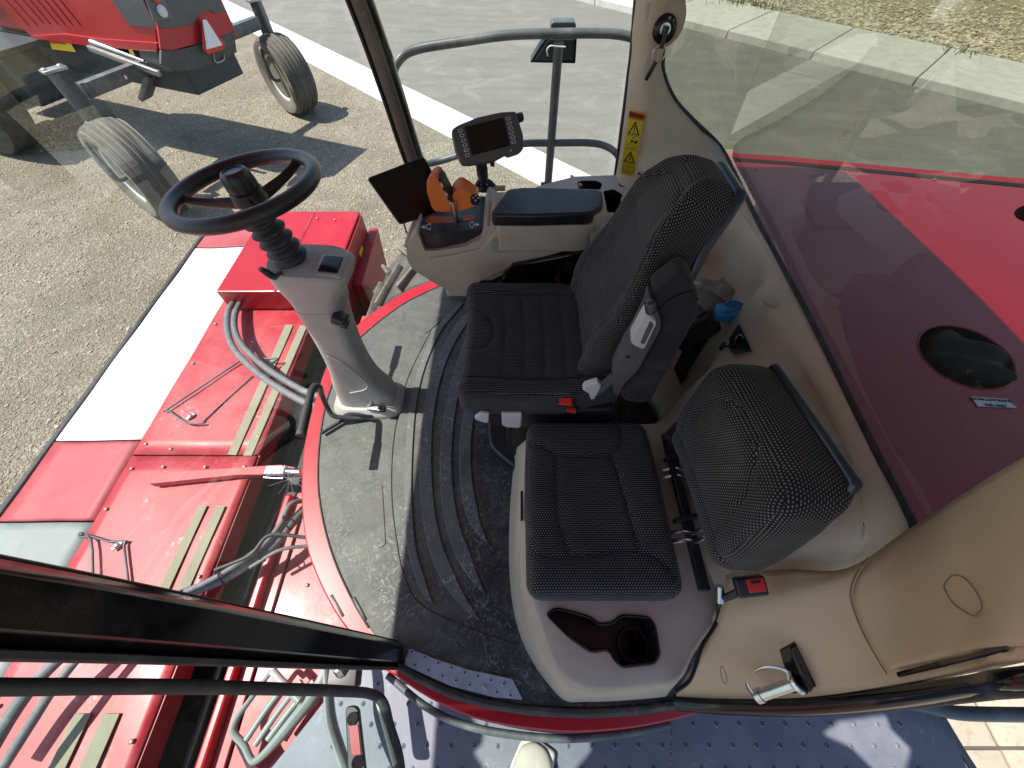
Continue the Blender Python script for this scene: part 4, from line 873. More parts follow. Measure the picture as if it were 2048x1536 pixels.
mesh('striker_clip', V, [[2 * i, 2 * i + 1, 2 * i + 3, 2 * i + 2] for i in range(len(ring) - 1)], ZINC, stk, solid=.0018)

# ================================================================== DOOR (swung open beyond the left front pillar)
dr = thing('cab_door', (-.40, -.1, 0), 'open glass cab door with black rubber edge beyond the left front pillar', 'door')
hp = [Q(-500, 1372, x=-.51), Q(0, 1374, x=-.47), Q(200, 1373, x=-.452), Q(400, 1374, x=-.435), Q(560, 1378, x=-.42), Q(680, 1382, x=-.410), Q(742, 1388, z=.07), Q(766, 1406, z=.02), Q(778, 1450, z=.0), Q(800, 1536, z=-.03), Vector((-.30, -.45, -.04)), Vector((-.30, -.95, .0))]
tube('door_edge_seal', hp, [.007, .0075, .008, .009, .010, .012, .013, .0145, .0145, .0145, .0145, .0145], RUB, dr, n=6)
G = smooth_path(hp[:8], 4); Hh = smooth_path(hp[7:], 4)
V = [Vector(p) for p in G + Hh[1:]] + [Vector((-.36, -.95, 1.0)), Vector((-.48, -.8, 1.62))]
F = [[0, i, i + 1] for i in range(1, len(V) - 1)]
mesh('door_pane', V, F, G_DOOR, dr, smooth=0)
tube('pane_edge_sealant', [Q(x, y, z=.012) for x, y in ((755, 1402), (768, 1450), (790, 1530))], .006, mat('yellowed_sealant', (.5, .47, .33), .6), dr)
ha = [Q(x, y, z=z) for x, y, z in ((655, 1338, -.06), (657, 1380, -.06), (662, 1440, -.07), (680, 1500, -.08), (705, 1570, -.08))]
tube('hinge_arm', ha, [.026, .028, .030, .028, .028], STEPM, dr, sq=.45, up=(0, 0, 1))
rb('hinge_block', (.09, .06, .05), .006, frame(Q(690, 1352, z=.03), (1, .1, 0), za=(0, 0, 1)), INK, dr)
lathe('hinge_bolt', [(.018, 0), (.018, .03), (.013, .034), (0, .034)], frame(Q(684, 1344, z=.05), (1, 0, 0), za=(-.2, .5, .8)), ZINC, dr, sides=8)
hc = [Q(x, y, z=.0) for x, y in ((690, 1412), (716, 1412), (732, 1560), (696, 1560))]
prism('handle_plate', rnd(hc, .02, 6), (0, 0, -.02), INK, dr, bevel=.003)
prism('handle_recess', rnd([Q(x, y, z=.003) for x, y in ((697, 1450), (716, 1450), (722, 1510), (703, 1510))], .003, 3), (0, 0, -.003), REDD, dr, bevel=.001)
for x, y in ((705, 1437), (715, 1525)): lathe('handle_bolt', [(.016, 0), (.016, .003), (.011, .003), (.010, .001), (0, .001)], Matrix.Translation(Q(x, y, z=.003)), BLKG, dr, sides=20)

# ================================================================== DECK / PLATFORM
DZ = -.25
dk = thing('side_platform', (.3, -.6, DZ), 'perforated painted access platform outside the open door', 'platform')
deck = [[(380, 1740), (655, 1395), (672, 1330), (900, 1330), (1320, 1330), (1338, 1400), (1352, 2050), (250, 2050)], [(1340, 1330), (1700, 1330), (1880, 1428), (1920, 1500), (2120, 2050), (1356, 2050), (1342, 1400)]]
dd = [slab('deck_plate', p, DZ, .006, GALV, dk, smooth=0, bevel=.002) for p in deck]
V = []; F = []
i0 = 0
for i in range(32):
    for j in range(12):
        x, y = -.80 + i * .079 + (j % 2) * .040, -.12 - j * .055
        px = 0
        if x < -.60 - (y + .1) * -.9 - .02 and False: continue
        if (x > -.64 + 1.15 * (-.15 - y) * -1 * .0) and x < 1.32 + (-.2 - y) * .5 and x > -.55 - (-.1 - y) * .75 and not (.53 < x < .56):
            n = len(V)
            for r, z in ((.0085, 0), (.006, .0035), (.0032, .0045), (.0026, .001)):
                for s in range(8): V.append((x + r * math.cos(s * .7854), y + r * math.sin(s * .7854), DZ + z))
            for k in range(3):
                for s in range(8): F.append([n + k * 8 + s, n + k * 8 + (s + 1) % 8, n + k * 8 + 8 + (s + 1) % 8, n + k * 8 + 8 + s])
o = mesh('deck_dimples', V, F, GALV, dk); o['kind'] = 'stuff'
o = mesh('deck_dimple_holes', [Vector(V[n + 24 + s]) - Vector((0, 0, .0004)) for n in range(0, len(V), 32) for s in range(8)], [list(range(k * 8, k * 8 + 8)) for k in range(len(V) // 32)], INK, dk); o['kind'] = 'stuff'
tube('platform_rail', [Q(x, y, z=-.12) for x, y in ((1790, 1400), (1850, 1412), (1900, 1424), (1960, 1428), (2120, 1430))], .020, GREY, dk)
tube('platform_edge', [Q(x, y, z=DZ - .005) for x, y in ((1884, 1436), (1925, 1505), (1950, 1545), (2000, 1640))], .012, GREY, dk)
# slotted step casting
stp = thing('boarding_step', Q(560, 1450, z=-.40), 'slotted grey cast step standing over the red panel beside the platform', 'step')
sz = -.36
tube('step_side', [Q(x, y, z=sz) for x, y in ((660, 1330), (635, 1380), (580, 1450), (535, 1502), (510, 1522), (500, 1515), (488, 1490), (470, 1470), (467, 1455), (478, 1430), (500, 1400), (535, 1352), (545, 1346), (556, 1356))], [.032, .030, .026, .018, .014, .013, .014, .014, .014, .013, .012, .012, .012, .012], STEPM, stp, sq=.8, n=4)
for a, b in (((575, 1362), (492, 1480)), ((603, 1362), (510, 1490)), ((628, 1362), (535, 1480))): tube('step_bar', [Q(*a, z=sz), Q((a[0] + b[0]) / 2 - 2, (a[1] + b[1]) / 2, z=sz - .004), Q(*b, z=sz)], .011, STEPM, stp)
tube('step_pin', [Q(545, 1342, z=sz + .03), Q(562, 1362, z=sz + .03), Q(600, 1402, z=sz + .03)], .014, STEPM, stp)
prism('step_face', [Q(x, y, z=z) for x, y, z in ((466, 1478, sz), (510, 1528, sz), (520, 1545, -.44), (495, 1540, -.44))], (0, .004, .004), DKST, stp, smooth=0)
# shoe of the person standing on the platform
sh = thing('shoe', Q(1050, 1530, z=DZ), 'off-white canvas shoe toe on the platform below the door sill', 'shoe')
sc0 = Q(1050, 1500, z=DZ)
def shp(P):
    P = P.copy(); t = (P[:, 0] + .14) / .28      # x: heel -> toe
    wdt = np.interp(t, [0, .15, .4, .7, .9, 1], [.70, .8, .82, 1.0, 1.0, .86]); hgt = np.interp(t, [0, .3, .5, .75, 1], [1.0, 1.05, .8, .52, .40])
    P[:, 1] *= wdt; P[:, 2] = (P[:, 2] + .045) * hgt; return P
tip = Q(1082, 1492, z=-.21); sd_ = Vector((.50, .87, 0)).normalized(); Msh = frame(Vector((tip.x, tip.y, DZ + .022)) - sd_ * .142, sd_, za=(0, 0, 1))
V, F = rbox((.285, .115, .10), .049, (20, 8, 5), 8, shp, Msh); mesh('upper', V, F, SHOE, sh, smooth=80)
V, F = rbox((.30, .124, .028), .0135, (20, 8, 1), 4, lambda P: np.c_[P[:, 0], P[:, 1] * np.interp((P[:, 0] + .14) / .28, [0, .15, .4, .7, .9, 1], [.72, .82, .84, 1.0, 1.0, .88]), P[:, 2]], Matrix.Translation((0, 0, -.006)) @ Msh); mesh('sole', V, F, SHOES, sh, smooth=60)
def shoe_pt(u, v, w_): return Msh @ Vector((u, v, w_))
tube('toe_stitching', [shoe_pt(.055 + .055 * math.cos(a), .033 * math.sin(a), .049 - .016 * math.cos(a)) for a in np.linspace(-1.9, 1.9, 12)], .0012, SHOES, sh)

# ================================================================== SEATS
def seamf(P, seams, zmin=0):
    """press stitched seams (2D polylines) into the top side of a cushion"""
    top = P[:, 2] > zmin; X = P[top][:, :2]; dz = np.zeros(len(X))
    for pl, dep, wd in seams:
        pl = np.array([tuple(p)[:2] for p in smooth_path([Vector((*q, 0)) for q in pl], 6)]); d = np.full(len(X), 9.)
        for a, b in zip(pl[:-1], pl[1:]):
            ab = b - a; t = np.clip(((X - a) @ ab) / (ab @ ab + 1e-12), 0, 1); d = np.minimum(d, np.linalg.norm(X - (a + t[:, None] * ab), axis=1))
        dz = np.minimum(dz, -dep * np.exp(-(d / wd)) )
    Z = P[:, 2].copy(); Z[top] += dz; P[:, 2] = Z; return P
def sm(x, a, b): t = np.clip((x - a) / (b - a), 0, 1); return t * t * (3 - 2 * t)

os_ = thing('operator_seat', (.08, .80, 0), 'charcoal fabric operator seat with raised armrest beside the right console', 'seat')
hx, hy = .232, .225
def oc(P):
    P = P.copy(); x, y = P[:, 0].copy(), P[:, 1].copy()
    P[:, 1] = y * (1 - .10 * sm(x, .05, hx)) * (1 + .02 * np.cos(x * 8)); P[:, 0] = x - .012 * (1 - (y / hy) ** 2) * sm(-x, .1, hx) * -1
    t = P[:, 2] > 0
    P[:, 2] += t * (.016 * sm(np.abs(y), .12, .20) - .010 * np.exp(-((x - .03) / .12) ** 2 - (y / .12) ** 2) + .006 * sm(-x, .08, .2))
    se = [([(-hx + .06, yv) for yv in (-.001,)] * 2, 0, .01)]
    S_ = []
    for xv in (-.105, -.045, .015, .075, .135): S_.append(([(xv, -.165), (xv + .006, 0), (xv, .165)], .0045, .004))
    S_ += [([(-.225, -.165), (-.1, -.168), (.10, -.165), (.17, -.13)], .009, .005), ([(-.225, .165), (-.1, .168), (.10, .165), (.17, .13)], .009, .005), ([(.17, -.13), (.19, 0), (.17, .13)], .008, .005),
           ([(-.235, -.06), (-.16, -.05), (-.135, 0), (-.145, .06), (-.19, .10), (-.235, .105)], .009, .005)]
    P = seamf(P, S_)
    n = np.sin(P[:, 0] * 41 + P[:, 1] * 29) * .0008; P[:, 2] += n * t; return P
V, F = rbox((hx * 2, hy * 2, .105), .034, (64, 60, 4), 6, oc, Matrix.Translation((.078, .775, .568))); mesh('seat_cushion', V, F, FAB, os_, uv=True, smooth=70)
# backrest
Mb0 = frame((0, 0, 0), (-.10, -1, 0), ya=(0, 0, 1))
bc, tc_ = Vector((.215, .805, .60)), Vector((.336, .822, 1.085)); up = (tc_ - bc); Hb = up.length; upn = up.normalized(); xr = Vector((.03, 1, 0)).normalized(); nrm = xr.cross(upn); nrm = -nrm if nrm.x > 0 else nrm
xr = upn.cross(nrm).normalized(); Mo = frame((bc + tc_) / 2 - nrm * .045, xr, za=nrm)
bh = Hb / 2 + .02
def ob(P):
    P = P.copy(); x, y = P[:, 0].copy(), P[:, 1].copy(); v = y / bh
    wv = np.interp(v, [-1, -.55, -.1, .35, .7, .88, 1], [.90, 1.0, .96, .77, .60, .47, .30]); P[:, 0] = x * wv
    t = P[:, 2] > 0; ax_ = np.abs(x)
    P[:, 2] += t * (.026 * sm(ax_, .10, .19) * (1 - .5 * sm(v, .3, 1)) - .012 * np.exp(-(v - .1) ** 2 / .2)) + .018 * np.exp(-((v + .45) / .35) ** 2) * t - .035 * sm(v, .55, 1.0) * 1.0
    sd = [(-.135, -bh + .02), (-.145, -.12), (-.150, .02), (-.12, .15), (-.05, .225), (0, .235)]
    sd2 = [(-a, b) for a, b in sd]
    S_ = [(sd, .010, .005), (sd2, .010, .005)] + [([(-.145, yv), (-.07, yv - .035), (0, yv - .045), (.07, yv - .035), (.145, yv)], .0035, .004) for yv in (-.15, -.09, -.03, .03)] + [([(-.11, .14), (0, .10), (.11, .14)], .0035, .004)]
    return seamf(P, S_)
V, F = rbox((.415, bh * 2, .105), .045, (56, 70, 4), 6, ob, Mo); mesh('backrest', V, F, FABR, os_, uvM=Mo, smooth=70)
def osh(P):
    P = P.copy(); v = P[:, 1] / bh; P[:, 0] *= np.interp(v, [-1, -.55, -.1, .35, .7, .88, 1], [.88, 1.0, .95, .76, .56, .42, .26]); P[:, 2] -= .03 * sm(v, .5, 1); return P
V, F = rbox((.385, bh * 2 - .03, .026), .012, (10, 14, 1), 3, osh, Mo @ Matrix.Translation((-.0, .016, -.056))); mesh('backrest_shell', V, F, SHELL, os_, smooth=60)
for dx, dy in ((-.145, .19), (-.195, .05)):
    rb('shell_slot', (.035, .014, .03), .005, Mo @ Matrix.Translation((dx, dy, -.045)) @ Matrix.Rotation(.6, 4, 'Z'), INK, os_)
# base, suspension and controls
box('suspension_base', -.02, .33, .60, .98, .10, .49, INK, os_, .02)
prism('seat_plinth', rnd([Q(x, y, z=.06) for x, y in ((975, 842), (978, 890), (1000, 912), (1030, 935), (1050, 945), (1120, 930), (1250, 860), (1190, 560), (1000, 560))], .03), (0, 0, -.06), BLK, os_, bevel=.01)
prism('seat_rail', [Q(x, y, y=.55) for x, y in ((955, 826), (1230, 818), (1235, 842), (1100, 858), (985, 852))], (0, .04, 0), BLK, os_, smooth=0, bevel=.006)
prism('adjuster_paddle', rnd([Q(x, y, y=.535) for x, y in ((1003, 828), (1044, 828), (1043, 852), (1038, 857), (1010, 855), (1004, 850))], .005), (0, .012, 0), SILV, os_, bevel=.004)
prism('adjuster_lever', rnd([Q(x, y, y=.535) for x, y in ((949, 835), (962, 827), (978, 828), (977, 846), (968, 846), (950, 840))], .004), (0, .012, 0), SILV, os_, bevel=.004)
prism('recline_lever', rnd([Q(x, y, y=.545) for x, y in ((1165, 780), (1170, 773), (1196, 765), (1203, 772), (1190, 798), (1182, 800), (1178, 788))], .004), (0, .018, 0), SILV, os_, bevel=.005)
tube('recline_arm', [Q(1190, 785, y=.56), Q(1215, 765, y=.57), Q(1228, 752, y=.58)], .014, DKGR, os_)
bk = rb('buckle', (.055, .035, .02), .006, frame(Q(1131, 801, z=.60), (1, -.15, 0), za=(-.25, -.3, 1)), BLK, os_)
rb('buckle_button', (.034, .020, .006), .002, frame(Q(1131, 803, z=.613), (1, -.15, 0), za=(-.25, -.3, 1)), BUCK, bk)
rb('buckle_button', (.026, .015, .006), .002, frame(Q(1143, 820, z=.575), (1, -.3, 0), za=(-.2, -.3, 1)), BUCK, bk)
tube('buckle_strap', [Q(1140, 812, z=.58), Q(1165, 820, z=.53), Q(1190, 828, z=.48)], .014, INK, os_, sq=.4)
# raised armrest
pad = [(1239, 782), (1245, 802), (1270, 808), (1294, 808), (1303, 802), (1346, 725), (1395, 634), (1398, 597), (1385, 561), (1370, 549), (1356, 551), (1309, 585), (1305, 597), (1317, 624), (1323, 649), (1317, 673), (1278, 737), (1245, 770)]
def tiltQ(px, py, o=0):      # plane of the folded armrest
    return Qp(px, py, Q(1300, 690, y=.555) + Vector((0, -o, 0)), Vector((.10, -1, .18)))
ap = rnd([tiltQ(x, y, .0) for x, y in pad], .018, 4)
prism('armrest_pad', ap, (.012, .072, -.01), ARMF, os_, bevel=.026, bs=6, smooth=60, uv=True)
tube('pad_piping', [tiltQ(x, y, .003) for x, y in ((1312, 630), (1335, 605), (1360, 590), (1385, 585), (1397, 600))], .0018, INK, os_)
br = [(1225, 775), (1227, 745), (1250, 700), (1262, 682), (1285, 640), (1293, 622), (1298, 602), (1306, 606), (1322, 640), (1321, 660), (1275, 742), (1245, 772), (1238, 792), (1230, 790)]
prism('armrest_bracket', rnd([tiltQ(x, y, .018) for x, y in br], .012, 4), (.004, .045, 0), DKGR, os_, bevel=.012, bs=4, smooth=60)
prism('armrest_roller', rnd([tiltQ(x, y, .030) for x, y in ((1292, 626), (1314, 646), (1288, 700), (1265, 690), (1261, 680))], .008, 4), (.003, .03, 0), SILV, os_, bevel=.007, bs=4, smooth=60)
prism('roller_groove', rnd([tiltQ(x, y, .0312) for x, y in ((1300, 642), (1308, 650), (1288, 690), (1280, 686))], .004, 3), (.001, .002, 0), GREY, os_, bevel=.0008)
rb('release_button', (.030, .02, .02), .007, frame(tiltQ(1301, 614, .035), (.3, 0, -1), za=(0, -1, .2)), SHELL, os_)
lathe('bracket_screw', [(.006, 0), (.005, .001), (0, .001)], frame(tiltQ(1256, 714, .0185), (1, 0, 0), za=(.1, -1, .18)), INK, os_, sides=12)

# seat belt anchor beside the operator seat
sb = thing('seat_belt_anchor', Q(1140, 590, z=.5), 'zinc seat belt latch and black strap between operator seat and console', 'seat belt')
pa = [Q(x, y, z=.56) for x, y in ((1105, 550), (1117, 547), (1120, 556), (1128, 575), (1116, 580), (1112, 562))]
prism('latch_plate', pa, (0, 0, -.004), ZINC, sb, smooth=0, bevel=.001)
lathe('latch_hole', [(.006, 0), (0, 0)], Matrix.Translation(Q(1113, 553, z=.5605)), INK, sb, sides=12)
tube('belt_strap', [Q(1122, 572, z=.55), Q(1140, 590, z=.52), Q(1155, 600, z=.48), Q(1170, 625, z=.42)], .022, INK, sb, sq=.4)
rb('belt_reel', (.08, .07, .06), .02, frame(Q(1150, 595, z=.50), (1, -1, 0), za=(0, 0, 1)), BLK, sb)
# ---------------- passenger seat
ps = thing('passenger_seat', (.2, .3, 0), 'grey dotted fabric passenger seat on a beige storage base beside the door', 'seat')
pcx, pcy = .212, .305
px_, py_ = .178, .222
def pc(P):
    P = P.copy(); x, y = P[:, 0].copy(), P[:, 1].copy(); t = P[:, 2] > 0
    P[:, 0] = x * (1 - .04 * sm(y, .05, py_)) ; P[:, 2] += t * (.006 - .012 * np.exp(-((x - .0) / .08) ** 2 - ((y) / .13) ** 2))
    S_ = [([(-.175, .155), (-.13, .14), (-.09, .118), (-.02, .112), (.05, .118), (.062, .125)], .011, .006), ([(.062, .125), (.085, .145), (.092, .175), (.085, .222)], .009, .006),
          ([(-.09, .118), (-.10, .03), (-.098, -.05), (-.08, -.13)], .013, .008), ([(.055, .12), (.068, .04), (.078, -.04), (.085, -.12)], .013, .008),
          ([(-.175, -.125), (-.12, -.14), (-.03, -.138), (.05, -.125), (.12, -.14), (.155, -.18), (.16, -.222)], .011, .006)]
    return seamf(P, S_)
V, F = rbox((px_ * 2, py_ * 2, .10), .036, (60, 70, 4), 6, pc, Matrix.Translation((pcx, pcy, .487))); mesh('seat_cushion', V, F, FABP, ps, uv=True, smooth=70)
box('cushion_pan', .05, .385, .11, .51, .425, .445, BLK, ps, .004)
bc, tc_ = Vector((.43, .300, .585)), Vector((.446, .355, .852)); up = tc_ - bc; Hb = up.length; upn = up.normalized(); xr = Vector((.05, 1, 0)).normalized(); nrm = xr.cross(upn); nrm = -nrm if nrm.x > 0 else nrm
xr = upn.cross(nrm).normalized(); Mp = frame((bc + tc_) / 2 - nrm * .056, xr, za=nrm); bh = Hb / 2 + .02
SG = 1 if (Mp.to_3x3() @ Vector((1, 0, 0))).y > 0 else -1
def pb(P):
    P = P.copy(); x, y = P[:, 0].copy() , P[:, 1].copy(); v = y / bh
    P[:, 0] = x * np.interp(v, [-1, -.82, -.3, .4, .7, .88, 1], [.86, .96, 1.0, 1.0, .97, .91, .80]); t = P[:, 2] > 0
    P[:, 2] += t * (.010 * np.exp(-((v + .2) / .5) ** 2) + .006 * sm(np.abs(x), .1, .17)) - .02 * sm(v, .6, 1)
    S_ = [([(-.20, -.10), (-.13, -.09), (.0, -.085), (.13, -.09), (.20, -.10)], .008, .006), ([(-.13, -.09), (-.125, 0), (-.10, .08), (-.06, .12), (0, .13), (.06, .12), (.10, .08), (.125, 0), (.13, -.09)], .009, .006)]
    return seamf(P, S_)
V, F = rbox((.375, bh * 2, .118), .040, (50, 44, 6), 6, pb, Mp); mesh('backrest', V, F, FABQ, ps, uvM=Mp, smooth=70)
def psh(P):
    P = P.copy(); v = P[:, 1] / bh; P[:, 0] *= np.interp(v, [-1, -.3, .4, .8, 1], [.9, .97, .96, .90, .80]); return P
V, F = rbox((.335, bh * 2 - .04, .022), .010, (8, 10, 1), 3, psh, Mp @ Matrix.Translation((.0, .030, -.058))); mesh('backrest_shell', V, F, SHELL, ps, smooth=60)
for k, (a, b) in enumerate((((1350, 950), (1395, 935)), ((1372, 1080), (1420, 1068)))):
    p, q = Q(*a, z=.50), Q(*b, z=.56); r_ = p.lerp(q, .5) + Vector((.0, -.008, -.01))
    tube('hinge', [p + Vector((-.03, 0, -.02)), p, r_, q], .006, ZINC, ps); tube('hinge', [p + Vector((-.03, .02, -.02)), p + Vector((0, .02, 0)), r_ + Vector((0, .02, 0)), q + Vector((0, .02, 0))], .006, ZINC, ps)
    inst(BIGB, frame(q + Vector((-.012, .0, .004)), (0, 0, 1), za=(0, -1, 0)) @ Matrix.Scale(.5, 4), ps, name='hinge_bolt'); inst(BIGB, frame(q + Vector((-.005, .045, .006)), (0, 0, 1), za=(0, 1, 0)) @ Matrix.Scale(.5, 4), ps, name='hinge_bolt')
    rb('hinge_plate', (.08, .012, .03), .003, frame(p.lerp(q, .5) + Vector((.0, .05, -.02)), (1, .2, .2), za=(0, 0, 1)), BLK, ps)
box('hinge_crossbar', .43, .455, .10, .50, .49, .51, BLK, ps, .004)
prism('tilt_lever', rnd([Q(x, y, z=.57) for x, y in ((1329, 868), (1352, 842), (1364, 850), (1372, 880), (1380, 895), (1352, 882))], .006), (0, 0, -.02), BLK, ps, bevel=.005)
# belt buckle
bq = rb('belt_buckle', (.060, .038, .024), .006, frame(Q(1500, 1172, z=.60), (1, .1, .15), za=(-.15, -.4, 1)), BLK, ps)
rb('buckle_button', (.034, .026, .008), .002, frame(Q(1512, 1170, z=.614), (1, .1, .15), za=(-.15, -.4, 1)), BUCK, bq)
rb('buckle_slot', (.020, .006, .008), .001, frame(Q(1510, 1163, z=.617), (1, .1, .15), za=(-.15, -.4, 1)), INK, bq)
tube('buckle_stalk', [Q(1440, 1200, z=.53), Q(1465, 1190, z=.57), Q(1485, 1180, z=.59)], .014, INK, ps, sq=.5)
tube('stalk_bolt', [Q(1440, 1172, z=.56), Q(1440, 1204, z=.54)], .009, ZINC, ps, sm=False)
# beige base with recess
topp = [(1062, 870), (1052, 930), (1047, 1000), (1047, 1080), (1050, 1146), (1062, 1205), (1080, 1256), (1098, 1310), (1125, 1358), (1165, 1380), (1208, 1386), (1280, 1383), (1345, 1372), (1372, 1350), (1386, 1318), (1408, 1282), (1436, 1235), (1450, 1150), (1450, 1060), (1440, 960), (1400, 850), (1220, 850)]
botp = [(1040, 885), (1028, 930), (1021, 1000), (1018, 1080), (1019, 1146), (1026, 1215), (1042, 1275), (1066, 1325), (1098, 1370), (1130, 1402), (1170, 1404), (1240, 1402), (1330, 1394), (1385, 1384), (1395, 1350), (1400, 1300), (1400, 1240), (1400, 1150), (1380, 1060), (1370, 960), (1330, 860), (1180, 860)]
tz = .45
outer = smooth_path([Q(x, y, z=tz) for x, y in topp], 3, closed=True); bot = smooth_path([Q(x, y, z=.002) for x, y in botp], 3, closed=True)
bot = [Vector((min(p.x, .47), p.y, 0)) for p in bot]
cpx = [(1093, 1228), (1112, 1217), (1150, 1226), (1182, 1236), (1195, 1249), (1222, 1248), (1243, 1231), (1296, 1235), (1308, 1250), (1318, 1308), (1308, 1326), (1243, 1333), (1230, 1320), (1216, 1297), (1182, 1304), (1140, 1275)]
hole = rnd([Q(x, y, z=tz) for x, y in cpx], .012, 4)
inn = [p + (Vector((.21, .28, 0)) - Vector((p.x, p.y, 0))).normalized() * .012 for p in outer]
V, F = fillholed([p for p in inn], [hole]); n0 = len(V); no = len(outer)
V = list(V) + [Vector((p.x, p.y, tz)) for p in inn] + [Vector((p.x, p.y, tz - .012)) for p in outer] + [p.lerp(q, .5) * 1.0 for p, q in zip([Vector((a.x, a.y, tz - .012)) for a in outer], bot)] + bot
for k in range(3):
    for i in range(no): F.append([n0 + k * no + i, n0 + k * no + (i + 1) % no, n0 + (k + 1) * no + (i + 1) % no, n0 + (k + 1) * no + i])
bs_ = mesh('storage_base', V, F, BEIGE2, ps, smooth=50)
bmx = bmesh.new(); bmx.from_mesh(bs_.data); bmesh.ops.remove_doubles(bmx, verts=bmx.verts, dist=.0002); bmesh.ops.recalc_face_normals(bmx, faces=bmx.faces); bmx.to_mesh(bs_.data); bmx.free()
nh = len(hole); cx_ = sum(hole, Vector()) / nh
h2 = [p + Vector((0, 0, -.075)) + (cx_ - p) * .06 for p in hole]; lip = [p + (p - cx_).normalized() * .004 + Vector((0, 0, .002)) for p in hole]
V = lip + hole + h2; F = [[k * nh + i, k * nh + (i + 1) % nh, (k + 1) * nh + (i + 1) % nh, (k + 1) * nh + i] for k in range(2) for i in range(nh)] + [list(range(2 * nh, 3 * nh))]
cup = mesh('cup_tray', V, F, BLK, ps, smooth=40)
tube('cup_rim', [p + Vector((0, 0, .002)) for p in hole], .0035, BLKG, ps, sm=False, closed=True, sides=8)
lathe('cup_well_ring', [(.036, 0), (.036, .02), (.032, .02), (.032, 0)], Matrix.Translation(Q(1262, 1290, z=tz - .075)), INK, ps, sides=28)
prism('side_slot', [Q(x, y, z=.44) for x, y in ((1041, 985), (1046, 985), (1046, 1042), (1041, 1042))], (0, 0, .014), INK, ps, smooth=0)
tube('base_seam', [Q(x, y, z=.455) for x, y in ((1452, 1140), (1447, 1200), (1430, 1250), (1405, 1290), (1392, 1330), (1378, 1362), (1350, 1384))], .004, INK, ps)

# ================================================================== STEERING COLUMN
sc = thing('steering_column', (-.65, .92, 0), 'grey steering column with black bellows and three spoke wheel', 'steering column')
W = Vector((-.660, .93, .972))
def ringxy(cx, cy, z, sx, sy, r=.35, n=28, dz=0):
    out = []
    for i in range(n):
        a = 2 * math.pi * i / n; c, s = math.cos(a), math.sin(a); e = .55
        out.append(Vector((cx + sx / 2 * math.copysign(abs(c) ** e, c), cy + sy / 2 * math.copysign(abs(s) ** e, s), z + dz * c)))
    return out
def loftm(name, rings, m, parent, sub=4, **k):
    cols = [smooth_path([r[i] for r in rings], sub) for i in range(len(rings[0]))]; nr, nc = len(cols[0]), len(cols); V = [cols[j][i] for i in range(nr) for j in range(nc)]
    F = [[i * nc + j, i * nc + (j + 1) % nc, (i + 1) * nc + (j + 1) % nc, (i + 1) * nc + j] for i in range(nr - 1) for j in range(nc)] + [list(range(nc)), list(range((nr - 1) * nc, nr * nc))]
    return mesh(name, V, F, m, parent, **k)
loftm('column_foot', [ringxy(-.645, .922, 0, .31, .20), ringxy(-.645, .922, .02, .305, .195), ringxy(-.642, .925, .045, .27, .165)], COLUMN, sc, 3, smooth=50)
loftm('column_cover', [ringxy(-.640, .927, .035, .25, .145), ringxy(-.642, .93, .09, .235, .14), ringxy(-.655, .932, .17, .19, .135), ringxy(-.650, .932, .27, .150, .13), ringxy(-.640, .93, .40, .135, .13), ringxy(-.628, .93, .54, .140, .14), ringxy(-.618, .93, .62, .155, .15, dz=.0)], COLUMN, sc, 4, smooth=50)
loftm('column_head', [ringxy(-.618, .93, .600, .150, .145), ringxy(-.614, .93, .66, .165, .15), ringxy(-.602, .93, .715, .215, .16, dz=-.01), ringxy(-.592, .93, .752, .235, .165, dz=-.014), ringxy(-.594, .93, .768, .215, .15, dz=-.014)], COLUMN, sc, 4, smooth=50)
tube('cover_seam', [Q(x, y, y=.862) for x, y in ((620, 632), (645, 640), (672, 645), (700, 640))], .0015, SEAM, sc)
tube('column_crease', [Q(x, y, y=.860) for x, y in ((655, 712), (690, 730), (722, 755), (735, 770), (728, 780), (700, 786))], .003, COLUMN, sc)
scn = frame(Vector((-.528, .915, .758)), (1, 0, -.12), ya=(0, 1, 0))
rb('display_bezel', (.075, .095, .016), .008, scn, COLUMN, sc); rb('display_screen', (.055, .072, .006), .003, scn @ Matrix.Translation((0, 0, .0085)), BLKG, sc)
pr = []
nb_ = 6; a0, a1 = Vector((-.638, .93, .752)), Vector((-.672, .93, .925)); Lb = (a1 - a0).length
for i in range(nb_ * 8 + 1):
    t = i / (nb_ * 8); pr.append((.044 - .007 * t + .008 * math.cos(t * nb_ * 2 * math.pi), t * Lb))
lathe('bellows', [(0, 0)] + pr + [(0, Lb)], frame(a0, (0, 1, 0), za=a1 - a0), RUB, sc, sides=36, smooth=70)
wn = Vector((-.10, .05, 1)).normalized(); MW = frame(W, (1, 0, 0), za=wn)
sw = tube('steering_wheel', [MW @ Vector((.172 * math.cos(a), .172 * math.sin(a), .012)) for a in np.linspace(0, 2 * math.pi, 65)[:-1]], .0185, WHEELM, sc, closed=True, sm=False, sides=18, smooth=80)
for ang in (185, 57, 300):
    a = R(ang); P = [MW @ Vector((r * math.cos(a), r * math.sin(a), z)) for r, z in ((.025, -.022), (.06, -.018), (.10, -.012), (.14, -.002), (.169, .010))]
    tube('spoke', P, [.016, .015, .0125, .0115, .013], WHEELM, sw, sq=.5, up=wn, smooth=60)
lathe('hub', [(0, -.05), (.036, -.05), (.034, -.02), (.042, -.018), (.040, .005), (.030, .01)], MW, BLK, sw, sides=28)
lathe('hub_knob', [(.030, .0), (.036, .008), (.037, .02), (.034, .045), (.029, .053), (.024, .0545), (.0235, .052), (.018, .0515), (.0, .0515)], MW, BLK, sw, sides=48, fl=lambda a, h: -.05 * (math.cos(9 * a) > .3) * (.006 < h < .05), smooth=50)
